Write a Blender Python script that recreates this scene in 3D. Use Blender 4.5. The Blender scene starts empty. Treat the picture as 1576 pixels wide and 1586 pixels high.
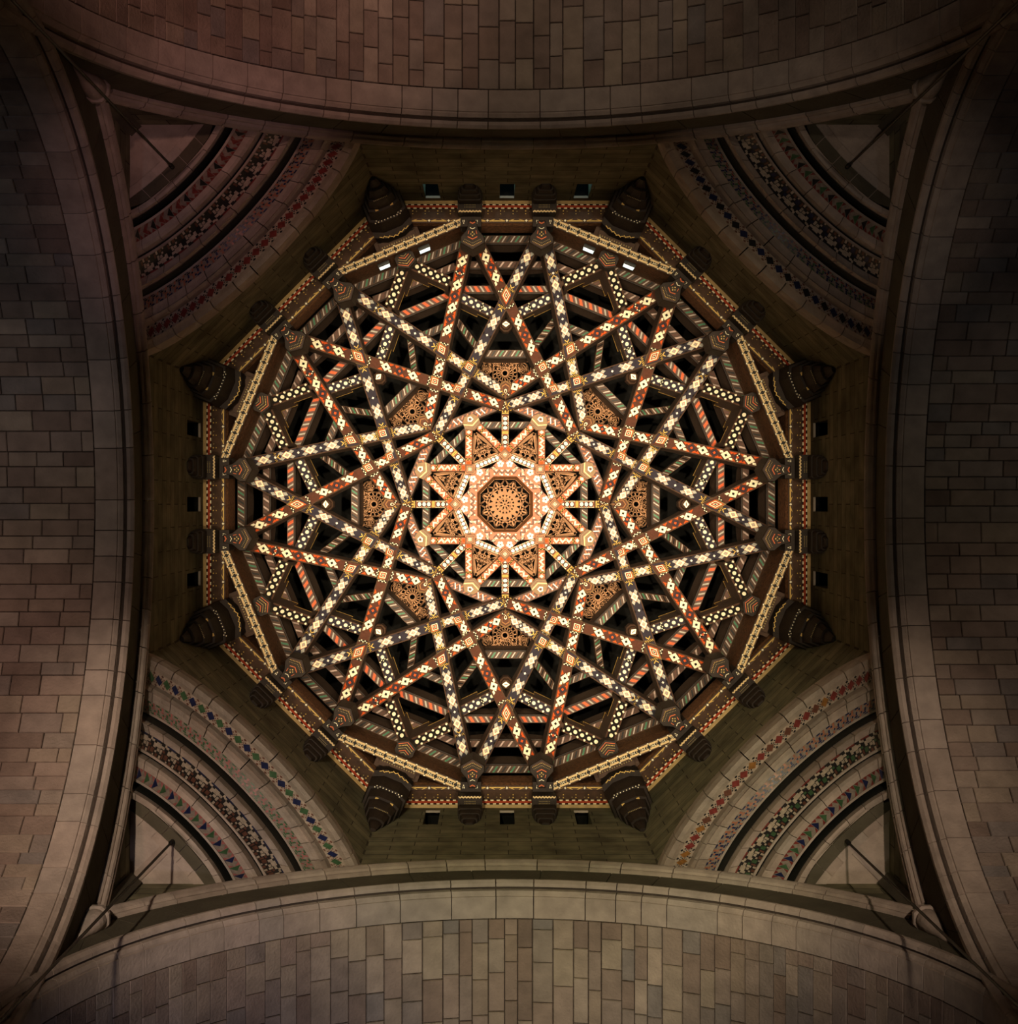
import bpy, math, random
from math import sin, cos, tan, pi, sqrt, radians as rad
from mathutils import Vector, Matrix

random.seed(7)
scene = bpy.context.scene
COL = scene.collection
F = 2250.0                      # focal length in pixels of the 1576 x 1586 frame
S2 = sqrt(2.0)

# ------------------------------------------------------------------ camera, world, light
cam_d = bpy.data.cameras.new('camera')
cam = bpy.data.objects.new('camera', cam_d); COL.objects.link(cam)
cam.location = (-0.30, 0.0, 0.0)
cam.rotation_euler = (pi, 0, 0)             # straight up; image right = +X, image down = +Y
cam_d.sensor_width = 36.0
cam_d.lens = F / 1586.0 * 36.0
cam_d.shift_x = 21.0 / 1586.0
cam_d.shift_y = -12.0 / 1586.0
cam_d.clip_end = 200
scene.camera = cam

world = bpy.data.worlds.new('world'); scene.world = world
world.use_nodes = True
world.node_tree.nodes['Background'].inputs[0].default_value = (0.5, 0.42, 0.36, 1)
world.node_tree.nodes['Background'].inputs[1].default_value = 0.0
scene.view_settings.view_transform = 'Standard'
scene.view_settings.look = 'None'
scene.view_settings.exposure = 0.0
scene.view_settings.gamma = 1.0
scene.view_settings.use_curve_mapping = False
scene.cycles.max_bounces = 4
scene.cycles.sample_clamp_indirect = 4


def spot(name, loc, target, energy, color, angle, blend, radius=0.4):
    d = bpy.data.lights.new(name, 'SPOT')
    d.energy = energy; d.color = color; d.spot_size = rad(angle); d.spot_blend = blend
    d.shadow_soft_size = radius
    o = bpy.data.objects.new(name, d); COL.objects.link(o)
    o.location = loc
    v = Vector(target) - Vector(loc)
    o.rotation_euler = v.to_track_quat('-Z', 'Y').to_euler()
    return o


# added spots at floor level, giving the timber dome its bright centre and falloff
for i in range(4):
    a = pi / 4 + i * pi / 2
    spot('dome_fill_spot', (4.5 * cos(a), 4.5 * sin(a), -1.2), (0.0, 0, 46.0), 63000, (1.0, 0.80, 0.52), 24.5, 1.0, 0.25)
# added spots that set how bright each side of the crossing stone looks
spot('wall_fill_spot', (-3.5, -6.0, -1.0), (2.0, 8.0, 36.0), 17000, (1.0, 0.90, 0.52), 24, 0.9, 0.3)
spot('wall_fill_spot', (-6.6, -5.0, -1.0), (-6.6, 7.4, 32.5), 20000, (1.0, 0.79, 0.60), 17, 0.9, 0.3)
spot('wall_fill_spot', (6.6, -5.0, -1.0), (6.6, 7.4, 32.5), 12500, (1.0, 0.78, 0.58), 17, 0.9, 0.3)
spot('wall_fill_spot', (4.8, 5.0, -1.0), (-7.2, -7.2, 31.5), 4600, (1.0, 0.56, 0.56), 13, 0.9, 0.3)
spot('wall_fill_spot', (-5.0, 5.2, -1.0), (7.2, -7.2, 31.5), 3000, (1.0, 0.78, 0.62), 13, 0.9, 0.3)
# spots added in each arm to grade brightness and tint across the barrel vaults
for (ax, k_, tx, en, col_) in (
        ('y', -1, -5.0, 2300, (1.0, 0.52, 0.42)), ('y', -1, 0.0, 1500, (1.0, 0.76, 0.58)), ('y', -1, 5.0, 620, (1.0, 0.80, 0.62)),
        ('y', 1, -5.0, 1200, (0.86, 0.78, 1.0)), ('y', 1, 0.0, 2300, (1.0, 0.86, 0.74)), ('y', 1, 5.0, 1100, (1.0, 0.82, 0.74)),
        ('x', -1, -4.5, 480, (0.75, 0.80, 0.95)), ('x', -1, 0.5, 1150, (1.0, 0.80, 0.68)), ('x', -1, 5.5, 1950, (1.0, 0.58, 0.46)),
        ('x', 1, -4.5, 220, (0.80, 0.86, 0.95)), ('x', 1, 0.5, 460, (1.0, 0.84, 0.62)), ('x', 1, 5.5, 600, (1.0, 0.70, 0.58))):
    p0 = (tx * .9, k_ * 9.3, -1.0) if ax == 'y' else (k_ * 9.3, tx * .9, -1.0)
    p1 = (tx, k_ * 11.2, 30.0) if ax == 'y' else (k_ * 11.2, tx, 30.0)
    spot('vault_fill_spot', p0, p1, en * 3.6, col_, 21, 1.0, 0.3)


# ------------------------------------------------------------------ materials
def nd(nt, t, **kw):
    n = nt.nodes.new(t)
    for k, v in kw.items():
        setattr(n, k, v)
    return n


def mat(name, color, rough=0.6, metal=0.0, var=0.25, scale=6.0, bump=0.0, bscale=30.0, random_ramp=None, emit=None, detail=4.0, stretch=(1, 1, 1), spec=0.3):
    m = bpy.data.materials.new(name); m.use_nodes = True
    nt = m.node_tree; b = nt.nodes['Principled BSDF']
    b.inputs['Roughness'].default_value = rough
    b.inputs['Metallic'].default_value = metal
    b.inputs['Specular IOR Level'].default_value = spec
    geo = nd(nt, 'ShaderNodeNewGeometry')
    mp = nd(nt, 'ShaderNodeMapping'); mp.inputs['Scale'].default_value = stretch
    nt.links.new(geo.outputs['Position'], mp.inputs['Vector'])
    no = nd(nt, 'ShaderNodeTexNoise'); no.inputs['Scale'].default_value = scale; no.inputs['Detail'].default_value = detail
    nt.links.new(mp.outputs[0], no.inputs['Vector'])
    mr = nd(nt, 'ShaderNodeMapRange')
    mr.inputs[1].default_value = 0.25; mr.inputs[2].default_value = 0.75
    mr.inputs[3].default_value = 1 - var; mr.inputs[4].default_value = 1 + var
    nt.links.new(no.outputs['Fac'], mr.inputs[0])
    mx = nd(nt, 'ShaderNodeMix', data_type='RGBA', blend_type='MULTIPLY')
    mx.inputs[0].default_value = 1.0
    if random_ramp:
        oi = nd(nt, 'ShaderNodeObjectInfo')
        cr = nd(nt, 'ShaderNodeValToRGB')
        cr.color_ramp.interpolation = 'LINEAR'
        el = cr.color_ramp.elements
        n = len(random_ramp)
        el[0].position = 0; el[0].color = (*random_ramp[0], 1)
        el[1].position = 1; el[1].color = (*random_ramp[-1], 1)
        for i in range(1, n - 1):
            e = el.new(i / (n - 1)); e.color = (*random_ramp[i], 1)
        nt.links.new(oi.outputs['Random'], cr.inputs[0])
        nt.links.new(cr.outputs[0], mx.inputs[6])
    else:
        mx.inputs[6].default_value = (*color, 1)
    nt.links.new(mr.outputs[0], mx.inputs[7])
    nt.links.new(mx.outputs[2], b.inputs['Base Color'])
    if bump:
        n2 = nd(nt, 'ShaderNodeTexNoise'); n2.inputs['Scale'].default_value = bscale; n2.inputs['Detail'].default_value = 6
        nt.links.new(mp.outputs[0], n2.inputs['Vector'])
        bp = nd(nt, 'ShaderNodeBump'); bp.inputs['Strength'].default_value = bump; bp.inputs['Distance'].default_value = 0.05
        nt.links.new(n2.outputs['Fac'], bp.inputs['Height'])
        nt.links.new(bp.outputs[0], b.inputs['Normal'])
    if emit:
        b.inputs['Emission Color'].default_value = (*emit[0], 1)
        b.inputs['Emission Strength'].default_value = emit[1]
    return m


STONE = [(0.20, 0.145, 0.115), (0.27, 0.20, 0.16), (0.33, 0.25, 0.20), (0.23, 0.20, 0.18), (0.29, 0.22, 0.175), (0.36, 0.29, 0.22), (0.25, 0.18, 0.14), (0.30, 0.245, 0.20), (0.42, 0.33, 0.26)]
M = {}
M['stone'] = mat('vault_stone', (0.3, 0.24, 0.2), 0.85, var=0.22, scale=2.5, bump=0.5, bscale=18, random_ramp=STONE)
M['carved'] = mat('carved_stone', (0.4, 0.33, 0.27), 0.8, var=0.2, scale=3.0, bump=0.35, bscale=15, random_ramp=[(0.34, 0.27, 0.22), (0.42, 0.34, 0.28), (0.38, 0.32, 0.27), (0.45, 0.36, 0.30)])
M['face'] = mat('face_stone', (0.095, 0.082, 0.055), 0.9, var=0.25, scale=1.5, bump=0.4, bscale=10)  # stone darkened so the wall band's shade sits in the colour
M['mortar'] = mat('mortar', (0.06, 0.045, 0.035), 0.95, var=0.2)
M['mosaic_ground'] = mat('mosaic_ground', (0.42, 0.34, 0.27), 0.7, var=0.3, scale=12)
M['herring_ground'] = mat('herringbone_ground', (0.27, 0.22, 0.18), 0.7, var=0.3, scale=12)
M['dark_recess'] = mat('mosaic_dark_recess', (0.014, 0.015, 0.011), 0.8, var=0.5, scale=14)  # green-black mosaic, darkened further to hold the recess's shade
for n_, c_ in dict(t_blue=(0.012, 0.018, 0.07), t_green=(0.05, 0.115, 0.05), t_red=(0.20, 0.035, 0.03), t_gold=(0.27, 0.12, 0.03), t_black=(0.012, 0.012, 0.014),
                   t_cream=(0.50, 0.42, 0.33), t_orange=(0.36, 0.13, 0.07), t_pink=(0.36, 0.12, 0.11), t_rust=(0.14, 0.055, 0.035)).items():
    M[n_] = mat('tile_' + n_[2:], c_, 0.4, var=0.35, scale=10, spec=0.5)
M['wood'] = mat('brown_timber', (0.068, 0.035, 0.021), 0.65, var=0.35, scale=5, bump=0.2)
M['wood_side'] = mat('grey_brown_timber', (0.095, 0.058, 0.040), 0.7, var=0.35, scale=9, bump=0.25, stretch=(1, 1, 5))
M['wood_dark'] = mat('dark_timber', (0.021, 0.012, 0.008), 0.65, var=0.35, scale=7, bump=0.2)
M['mottled'] = mat('mottled_red_board', (0.15, 0.065, 0.028), 0.7, var=0.85, scale=16, detail=6, bump=0.2)
M['roof'] = mat('unlit_void_black', (0.003, 0.0025, 0.002), 0.9, var=0.3)  # near-black: darkness of the unlit void put into the colour
M['gold'] = mat('gilded_edge', (0.40, 0.24, 0.06), 0.45, var=0.25)
M['fret'] = mat('fretwork_timber', (0.32, 0.15, 0.062), 0.6, var=0.2)
for n_, c_ in dict(p_cream=(0.92, 0.83, 0.60), p_white=(0.78, 0.74, 0.66), p_grey=(0.34, 0.32, 0.27), p_petal=(0.40, 0.385, 0.34), p_yellow=(0.70, 0.45, 0.12), p_orange=(0.52, 0.11, 0.03), p_red=(0.40, 0.05, 0.016),
                   p_brown=(0.085, 0.032, 0.020), p_stripe=(0.40, 0.33, 0.29), p_dgreen=(0.045, 0.15, 0.085), p_navy=(0.032, 0.027, 0.038), p_black=(0.012, 0.009, 0.008), p_green=(0.07, 0.27, 0.13), p_salmon=(0.37, 0.125, 0.065), p_tan=(0.20, 0.115, 0.05), p_umber=(0.10, 0.045, 0.03), p_chain=(0.74, 0.53, 0.26), p_hot=(0.60, 0.085, 0.016),
                   p_olive=(0.30, 0.22, 0.09), p_mauve=(0.42, 0.30, 0.26)).items():
    M[n_] = mat('paint_' + n_[2:], c_, 0.55, var=0.18, scale=14, spec=0.25)
M['cable'] = mat('black_cable', (0.008, 0.008, 0.008), 0.5)
M['lamp'] = mat('lit_lamp_glass', (0.9, 0.95, 1.0), 0.3, emit=((0.85, 1.0, 1.0), 1.1))
M['metal'] = mat('dark_metal', (0.03, 0.03, 0.03), 0.4, metal=0.8)
M['floor'] = mat('floor_stone', (0.25, 0.2, 0.16), 0.6)


def brick_mat(name, c1, c2, mortar, w, h, rot_z):
    """coursed ashlar for the drum walls: too foreshortened in the photograph to pick the stones apart"""
    m = bpy.data.materials.new(name); m.use_nodes = True
    nt = m.node_tree; b = nt.nodes['Principled BSDF']; b.inputs['Roughness'].default_value = 0.9
    b.inputs['Specular IOR Level'].default_value = 0.2
    uv = nd(nt, 'ShaderNodeUVMap'); uv.uv_map = 'uv'
    br = nd(nt, 'ShaderNodeTexBrick')
    br.inputs['Scale'].default_value = 1.0
    br.inputs['Brick Width'].default_value = w; br.inputs['Row Height'].default_value = h
    br.inputs['Mortar Size'].default_value = 0.012; br.inputs['Mortar Smooth'].default_value = 0.1
    br.inputs['Color1'].default_value = (*c1, 1); br.inputs['Color2'].default_value = (*c2, 1); br.inputs['Mortar'].default_value = (*mortar, 1)
    nt.links.new(uv.outputs[0], br.inputs['Vector'])
    no = nd(nt, 'ShaderNodeTexNoise'); no.inputs['Scale'].default_value = 1.6; no.inputs['Detail'].default_value = 6
    nt.links.new(uv.outputs[0], no.inputs['Vector'])
    mr = nd(nt, 'ShaderNodeMapRange'); mr.inputs[1].default_value = 0.3; mr.inputs[2].default_value = 0.7
    mr.inputs[3].default_value = 0.6; mr.inputs[4].default_value = 1.45
    nt.links.new(no.outputs['Fac'], mr.inputs[0])
    mx = nd(nt, 'ShaderNodeMix', data_type='RGBA', blend_type='MULTIPLY'); mx.inputs[0].default_value = 1
    nt.links.new(br.outputs['Color'], mx.inputs[6]); nt.links.new(mr.outputs[0], mx.inputs[7])
    nt.links.new(mx.outputs[2], b.inputs['Base Color'])
    bp = nd(nt, 'ShaderNodeBump'); bp.inputs['Strength'].default_value = 0.6; bp.inputs['Distance'].default_value = 0.03
    iv = nd(nt, 'ShaderNodeMath', operation='SUBTRACT'); iv.inputs[0].default_value = 1.0
    nt.links.new(br.outputs['Fac'], iv.inputs[1])
    nt.links.new(iv.outputs[0], bp.inputs['Height']); nt.links.new(bp.outputs[0], b.inputs['Normal'])
    return m


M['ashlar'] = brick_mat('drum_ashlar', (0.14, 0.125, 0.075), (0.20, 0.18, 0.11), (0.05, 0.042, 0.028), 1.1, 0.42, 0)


# ------------------------------------------------------------------ mesh helpers
class MB:
    def __init__(self):
        self.v = []; self.f = []; self.m = []; self.mats = []; self.uv = []

    def mi(self, key):
        if key not in self.mats:
            self.mats.append(key)
        return self.mats.index(key)

    def face(self, pts, key, uv=None):
        n = len(self.v)
        self.v.extend([tuple(p) for p in pts])
        self.f.append(tuple(range(n, n + len(pts))))
        self.m.append(self.mi(key))
        self.uv.append(uv)

    def solid(self, loops, key, cap=True, capkey=None):
        """skin between successive equal-length closed loops"""
        n = len(self.v); k = len(loops[0]); i = self.mi(key)
        for lp in loops:
            self.v.extend([tuple(p) for p in lp])
        for a in range(len(loops) - 1):
            for j in range(k):
                self.f.append((n + a * k + j, n + a * k + (j + 1) % k, n + (a + 1) * k + (j + 1) % k, n + (a + 1) * k + j))
                self.m.append(i); self.uv.append(None)
        if cap:
            ck = self.mi(capkey) if capkey else i
            self.f.append(tuple(n + j for j in reversed(range(k)))); self.m.append(ck); self.uv.append(None)
            self.f.append(tuple(n + (len(loops) - 1) * k + j for j in range(k))); self.m.append(i); self.uv.append(None)

    def box(self, c, ax, ay, az, hx, hy, hz, key):
        c = Vector(c)
        lo = [c + ax * (sx * hx) + ay * (sy * hy) - az * hz for sx, sy in ((-1, -1), (1, -1), (1, 1), (-1, 1))]
        hi = [p + az * (2 * hz) for p in lo]
        self.solid([lo, hi], key)

    def build(self, name, parent=None, smooth=False, kind=None):
        me = bpy.data.meshes.new(name)
        me.from_pydata(self.v, [], self.f)
        for k in self.mats:
            me.materials.append(M[k])
        me.polygons.foreach_set('material_index', self.m)
        if any(u is not None for u in self.uv):
            l = me.uv_layers.new(name='uv')
            for p, u in zip(me.polygons, self.uv):
                if u is not None:
                    for li, uvv in zip(p.loop_indices, u):
                        l.data[li].uv = uvv
        if smooth:
            me.polygons.foreach_set('use_smooth', [True] * len(me.polygons))
        me.update()
        o = bpy.data.objects.new(name, me); COL.objects.link(o)
        if parent is not None:
            o.parent = parent
            o.matrix_parent_inverse = parent.matrix_world.inverted()
        if kind:
            o['kind'] = kind
        return o


def empty(name, loc, label, cat, group=None, kind=None):
    o = bpy.data.objects.new(name, None); COL.objects.link(o)
    o.empty_display_size = 0.2
    o.location = loc
    o.matrix_world = Matrix.Translation(loc)
    o['label'] = label; o['category'] = cat
    if group: o['group'] = group
    if kind: o['kind'] = kind
    return o


def V(*a):
    return Vector(a)


UP = V(0, 0, 1)


def adir(a):      # unit vector at angle a (degrees) clockwise from the top of the picture
    return V(sin(rad(a)), -cos(rad(a)), 0)


def tdir(a):      # tangential direction, clockwise
    return V(cos(rad(a)), sin(rad(a)), 0)


def P(r, a, z):   # point seen r pixels from the dome axis at angle a, standing at height z
    return adir(a) * (r * z / F) + V(0, 0, z)


def XY(x, y, z):  # same with pixel offsets x (right), y (down) from the axis
    return V(x * z / F, y * z / F, z)


SIDE = ['top', 'upper right', 'right', 'lower right', 'bottom', 'lower left', 'left', 'upper left']
CARD = {0: 'north', 2: 'east', 4: 'south', 6: 'west'}

# ------------------------------------------------------------------ barrel vaults
RV = 8.10; HV = 22.3


def unit_stone():
    """a block one metre a side with chamfered visible (lower) face"""
    b = MB(); c = 0.5
    def loop(s, t, z): return [(-s, -t, z), (s, -t, z), (s, t, z), (-s, t, z)]
    b.solid([loop(c - 0.03, c - 0.018, -c), loop(c, c, -c + 0.08), loop(c, c, c)], 'stone')
    me_o = b.build('stone'); me = me_o.data
    bpy.data.objects.remove(me_o)
    return me


STONE_ME = unit_stone()


def frame_of(k):
    """outward direction and tangential direction for octagon side k"""
    return adir(45 * k), tdir(45 * k)


vault_text = {0: 'pinkish brown stone barrel vault above the arch at the top', 2: 'very dark stone barrel vault beyond the arch at the far right',
              4: 'grey and tan stone barrel vault below the arch at the bottom', 6: 'purplish brown stone barrel vault beyond the arch at the left'}
for k in (0, 2, 4, 6):
    n, t = frame_of(k)
    rnd = random.Random(100 + k)
    root = empty('ceiling', n * 11 + V(0, 0, 30), vault_text[k], 'vault', 'barrel vaults round the crossing', 'structure')
    # backing shell
    b = MB()
    NS = 48
    for i in range(NS):
        a0 = -pi / 2 + pi * i / NS; a1 = a0 + pi / NS
        def q(a, y, R): return t * (R * sin(a)) + n * y + UP * (HV + R * cos(a))
        b.face([q(a0, 8.6, RV + .06), q(a1, 8.6, RV + .06), q(a1, 17, RV + .06), q(a0, 17, RV + .06)], 'mortar')
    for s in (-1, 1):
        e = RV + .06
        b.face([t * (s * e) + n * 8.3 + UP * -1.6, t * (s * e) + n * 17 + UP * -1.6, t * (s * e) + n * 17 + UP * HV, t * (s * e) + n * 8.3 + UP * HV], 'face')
    b.build('mortar_bed', root)
    ang = -1.33
    while ang < 1.33:
        w = rnd.choice([0.27, 0.31, 0.34, 0.38, 0.43])
        wa = w / RV
        am = ang + wa / 2
        y = 8.68 - 0.0
        first = True
        while y < 11.0:
            L = rnd.uniform(0.55, 0.95)
            if first:
                L *= rnd.uniform(0.35, 1.0); first = False
            proud = rnd.uniform(-0.006, 0.008)
            o = bpy.data.objects.new('stone', STONE_ME); COL.objects.link(o)
            ex = t * cos(am) - UP * sin(am)          # along the arc
            ez = (t * sin(am) + UP * cos(am))        # outward
            R = RV + proud + 0.15
            pos = t * (R * sin(am)) + UP * (HV + R * cos(am)) + n * (y + L / 2)
            mt = Matrix((ex, n, ez)).transposed()
            sc = Matrix.Diagonal((w - 0.013, L - 0.013, 0.30))
            if mt.determinant() < 0:
                mt = Matrix((-ex, n, ez)).transposed()
            o.parent = root
            o.matrix_parent_inverse = root.matrix_world.inverted()
            o.matrix_basis = Matrix.Translation(pos) @ (mt @ sc).to_4x4()
            y += L
        ang += wa

fl = MB(); fl.face([(-17, -17, -1.6), (17, -17, -1.6), (17, 17, -1.6), (-17, 17, -1.6)], 'floor')
o = fl.build('floor'); o['kind'] = 'structure'; o['label'] = 'stone floor of the crossing far below the dome'; o['category'] = 'floor'


# ------------------------------------------------------------------ arches: swept stones
def arc_blocks(root, name, n, t, H, prof, amax, lengths, rnd, key='carved', gap=0.011, clip=None):
    """prof: list of (depth along n, radius), an open profile; each stone is the profile swept over a few degrees"""
    Rm = sum(p[1] for p in prof) / len(prof)
    a = -amax
    while a < amax - 0.01:
        w = rnd.choice(lengths) / Rm
        a2 = min(a + w, amax)
        if amax - a2 < 0.35 / Rm: a2 = amax
        g = gap / Rm
        b = MB()
        seg = 4
        loops = []
        for i in range(seg + 1):
            aa = a + g + (a2 - a - 2 * g) * i / seg
            lp = []
            for d, R in prof:
                x = R * sin(aa); z = R * cos(aa)
                if clip and abs(x) > clip:
                    x = math.copysign(clip, x); z = sqrt(R * R - clip * clip)
                lp.append(t * x + n * d + UP * (H + z))
            loops.append(lp)
        b.solid(loops, key)
        b.build(name, root)
        a = a2


for k in (0, 2, 4, 6):
    n, t = frame_of(k); s = SIDE[k]; rnd = random.Random(40 + k)
    root = empty('trim_%d' % (k + 1), n * 8.3 + UP * 30.3, 'inner ring of moulded arch stones with flat soffit stones on the %s side' % s, 'arch', 'moulded arch rings of the crossing', 'structure')
    profB = [(7.93, 8.44), (7.93, 8.36), (7.90, 8.33), (7.90, 8.28), (7.96, 8.22), (8.03, 8.21), (8.045, 8.31), (8.08, 8.31), (8.10, 8.16), (8.17, 8.12), (8.20, 8.12), (8.21, 8.09), (8.66, 8.09), (8.66, 8.44)]
    arc_blocks(root, 'arch_stone', n, t, HV, profB, pi / 2, [0.55, 0.65, 0.8, 0.95, 1.1], rnd)
    b = MB(); NS = 40
    for i in range(NS):
        a0 = -1.57 + 3.14 * i / NS; a1 = a0 + 3.14 / NS
        def q(a, y, R): return t * (R * sin(a)) + n * y + UP * (HV + R * cos(a))
        b.face([q(a0, 8.0, 8.27), q(a1, 8.0, 8.27), q(a1, 8.7, 8.17), q(a0, 8.7, 8.17)], 'mortar')
    b.build('mortar_bed', root)
    root = empty('trim_%d' % (k + 2), n * 7.9 + UP * 32, 'outer thin moulding arching over the dark wall band on the %s side' % s, 'moulding', 'outer arch mouldings of the crossing', 'structure')
    profA = [(8.02, 9.66), (7.95, 9.66), (7.92, 9.70), (7.92, 9.75), (7.87, 9.78), (7.84, 9.84), (7.86, 9.90), (7.84, 9.96), (7.84, 10.02), (8.02, 10.06)]
    arc_blocks(root, 'moulding_stone', n, t, 22.1, profA, math.asin(7.86 / 9.9), [0.7, 0.85, 1.0, 1.15], rnd)

# ------------------------------------------------------------------ crossing walls and octagonal drum
ZT = 38.35
HALF = 8 * tan(rad(22.5))


def wall_grid(b, n, t, D, ts, zlo, zhi, key, holes=()):
    for i in range(len(ts) - 1):
        a, c = ts[i], ts[i + 1]; m_ = (a + c) / 2
        spans = [((zlo(a), zlo(c)), (zhi(m_), zhi(m_)))]
        for (h0, h1, z0, z1) in holes:
            if h0 - 1e-6 <= a and c <= h1 + 1e-6:
                spans = [((zlo(a), zlo(c)), (z0, z0)), ((z1, z1), (zhi(m_), zhi(m_)))]
        for (l0, l1), (u0, u1) in spans:
            if min(u0, u1) <= min(l0, l1) + 1e-6: continue
            pts = [n * D + t * a + UP * l0, n * D + t * c + UP * l1, n * D + t * c + UP * u1, n * D + t * a + UP * u0]
            b.face(pts, key, [(a, l0), (c, l1), (c, u1), (a, u0)])


for k in (0, 2, 4, 6):
    n, t = frame_of(k); s = SIDE[k]
    root = empty('wall_' + CARD[k], n * 8 + UP * 30, 'olive brown stone wall over the arch on the %s side, with three small square windows' % s, 'wall', None, 'structure')
    b = MB()
    holes = []
    for wt in (-1.93, 0.0, 1.93):
        holes.append((wt - 0.19, wt + 0.19, 36.3, 37.95))
    low = lambda x: HV + sqrt(max(0.0, 8.27 ** 2 - x * x))
    ts = [-8 + 16 * i / 64 for i in range(65)]
    b_ = MB()
    # lower band between the two arch mouldings: large ashlar (face)
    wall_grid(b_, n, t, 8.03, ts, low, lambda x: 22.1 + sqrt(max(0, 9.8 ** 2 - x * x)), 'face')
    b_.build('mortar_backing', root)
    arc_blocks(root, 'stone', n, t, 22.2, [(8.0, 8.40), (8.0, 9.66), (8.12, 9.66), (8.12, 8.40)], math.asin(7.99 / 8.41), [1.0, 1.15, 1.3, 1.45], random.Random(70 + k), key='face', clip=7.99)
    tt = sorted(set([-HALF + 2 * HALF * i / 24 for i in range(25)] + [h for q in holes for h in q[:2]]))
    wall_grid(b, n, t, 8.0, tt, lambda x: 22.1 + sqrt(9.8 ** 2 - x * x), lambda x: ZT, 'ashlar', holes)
    for sg in (-1, 1):
        tc = [sg * (HALF + (8 - HALF) * i / 16) for i in range(17)]
        if sg < 0: tc = tc[::-1]
        wall_grid(b, n, t, 8.0, tc, lambda x: 22.1 + sqrt(max(0, 9.8 ** 2 - x * x)), lambda x: 32.6, 'ashlar')
    b.build('drum_face', root)
    for wi, (h0, h1, z0, z1) in enumerate(holes):
        f = MB()
        for (x0, x1) in ((h0, h0), (h1, h1)):
            f.face([n * 8 + t * x0 + UP * z0, n * 8.9 + t * x0 + UP * z0, n * 8.9 + t * x0 + UP * z1, n * 8 + t * x0 + UP * z1], 'ashlar', [(0, z0), (.9, z0), (.9, z1), (0, z1)])
        f.face([n * 8 + t * h0 + UP * z1, n * 8 + t * h1 + UP * z1, n * 8.06 + t * h1 + UP * z1, n * 8.06 + t * h0 + UP * z1], 'carved')
        f.face([n * 8 + t * h0 + UP * z0, n * 8 + t * h1 + UP * z0, n * 8.9 + t * h1 + UP * z0, n * 8.9 + t * h0 + UP * z0], 'ashlar', [(0, 0), (.3, 0), (.3, .9), (0, .9)])
        f.face([n * 8.06 + t * h0 + UP * z1, n * 8.06 + t * h1 + UP * z1, n * 8.06 + t * h1 + UP * (z1 + .5), n * 8.06 + t * h0 + UP * (z1 + .5)], 'roof')
        f.face([n * 8.06 + t * h0 + UP * (z1 + .5), n * 8.06 + t * h1 + UP * (z1 + .5), n * 8.9 + t * h1 + UP * (z1 + .5), n * 8.9 + t * h0 + UP * (z1 + .5)], 'roof')
        f.face([n * 8.9 + t * h0 + UP * z0, n * 8.9 + t * h1 + UP * z0, n * 8.9 + t * h1 + UP * (z1 + .5), n * 8.9 + t * h0 + UP * (z1 + .5)], 'roof')  # cavity faces coloured black for the unlit depth of the slot
        w_ = f.build('window_opening', root)
        if k == 0:
            l = bpy.data.lights.new('window_glow', 'POINT'); l.energy = 5.0; l.color = (0.35, 0.85, 1.0); l.shadow_soft_size = 0.05
            lo = bpy.data.objects.new('window_glow', l); COL.objects.link(lo); lo.location = n * 8.6 + t * (h0 + h1) / 2 + UP * 37.3

# squinch ring curves (distance D along the diagonal, crown height, drop to the ends)
SAG = [(7.9, 2.25), (8.0, 2.2), (8.38, 1.95), (8.88, 1.35), (9.33, 1.05), (9.81, 0.85), (10.3, 0.7)]


def sag(D):
    for (a, x), (c, y) in zip(SAG, SAG[1:]):
        if D <= c: return x + (y - x) * (D - a) / (c - a)
    return SAG[-1][1]


def ringpt(D, zc, u):
    s_ = sag(D); w = 8 * S2 - max(D, 8.0) + 0.01
    R = (w * w + s_ * s_) / (2 * s_)
    ph = math.asin(min(1, w / R)) * u if s_ <= w else u * (pi / 2)
    return R * sin(ph), zc - R * (1 - cos(ph))


def zc_px(D, px): return F * D / px


for k in (1, 3, 5, 7):
    n, t = frame_of(k); s = SIDE[k]
    nm = {1: 'northeast', 3: 'southeast', 5: 'southwest', 7: 'northwest'}[k]
    zc = zc_px(8, 525)
    root = empty('wall_' + nm, n * 8 + UP * 36, 'slanting olive stone wall between the squinch arch and the gilt cornice at the %s' % s, 'wall', None, 'structure')
    b = MB(); N = 32
    for i in range(N):
        u0 = -1 + 2 * i / N; u1 = u0 + 2 / N
        x0, z0 = ringpt(8.0, zc, u0); x1, z1 = ringpt(8.0, zc, u1)
        x0 = max(-HALF, min(HALF, x0)); x1 = max(-HALF, min(HALF, x1))
        b.face([n * 8 + t * x0 + UP * z0, n * 8 + t * x1 + UP * z1, n * 8 + t * x1 + UP * ZT, n * 8 + t * x0 + UP * ZT], 'ashlar', [(x0, z0), (x1, z1), (x1, ZT), (x0, ZT)])
    b.build('drum_face', root)

# piers standing at the four corners of the crossing
for q in range(4):
    a = 45 + 90 * q
    n, t = adir(a), tdir(a)
    e1, e2 = adir(a - 45), adir(a + 45)
    c = (e1 + e2)
    b = MB()
    pts = [e1 * 8.0 + e2 * 8.0, e1 * 8.7 + e2 * 8.0, e1 * 8.7 + e2 * 8.7, e1 * 8.0 + e2 * 8.7]
    if (pts[1] - pts[0]).cross(pts[2] - pts[1]).z < 0: pts = pts[::-1]
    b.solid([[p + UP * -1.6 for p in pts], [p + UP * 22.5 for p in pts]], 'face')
    o = b.build('pier', None); o['kind'] = 'structure'; o['category'] = 'pier'
    o['label'] = 'dark corner pier where two arches meet at the %s' % SIDE[(1 + 2 * q) % 8]

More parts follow.
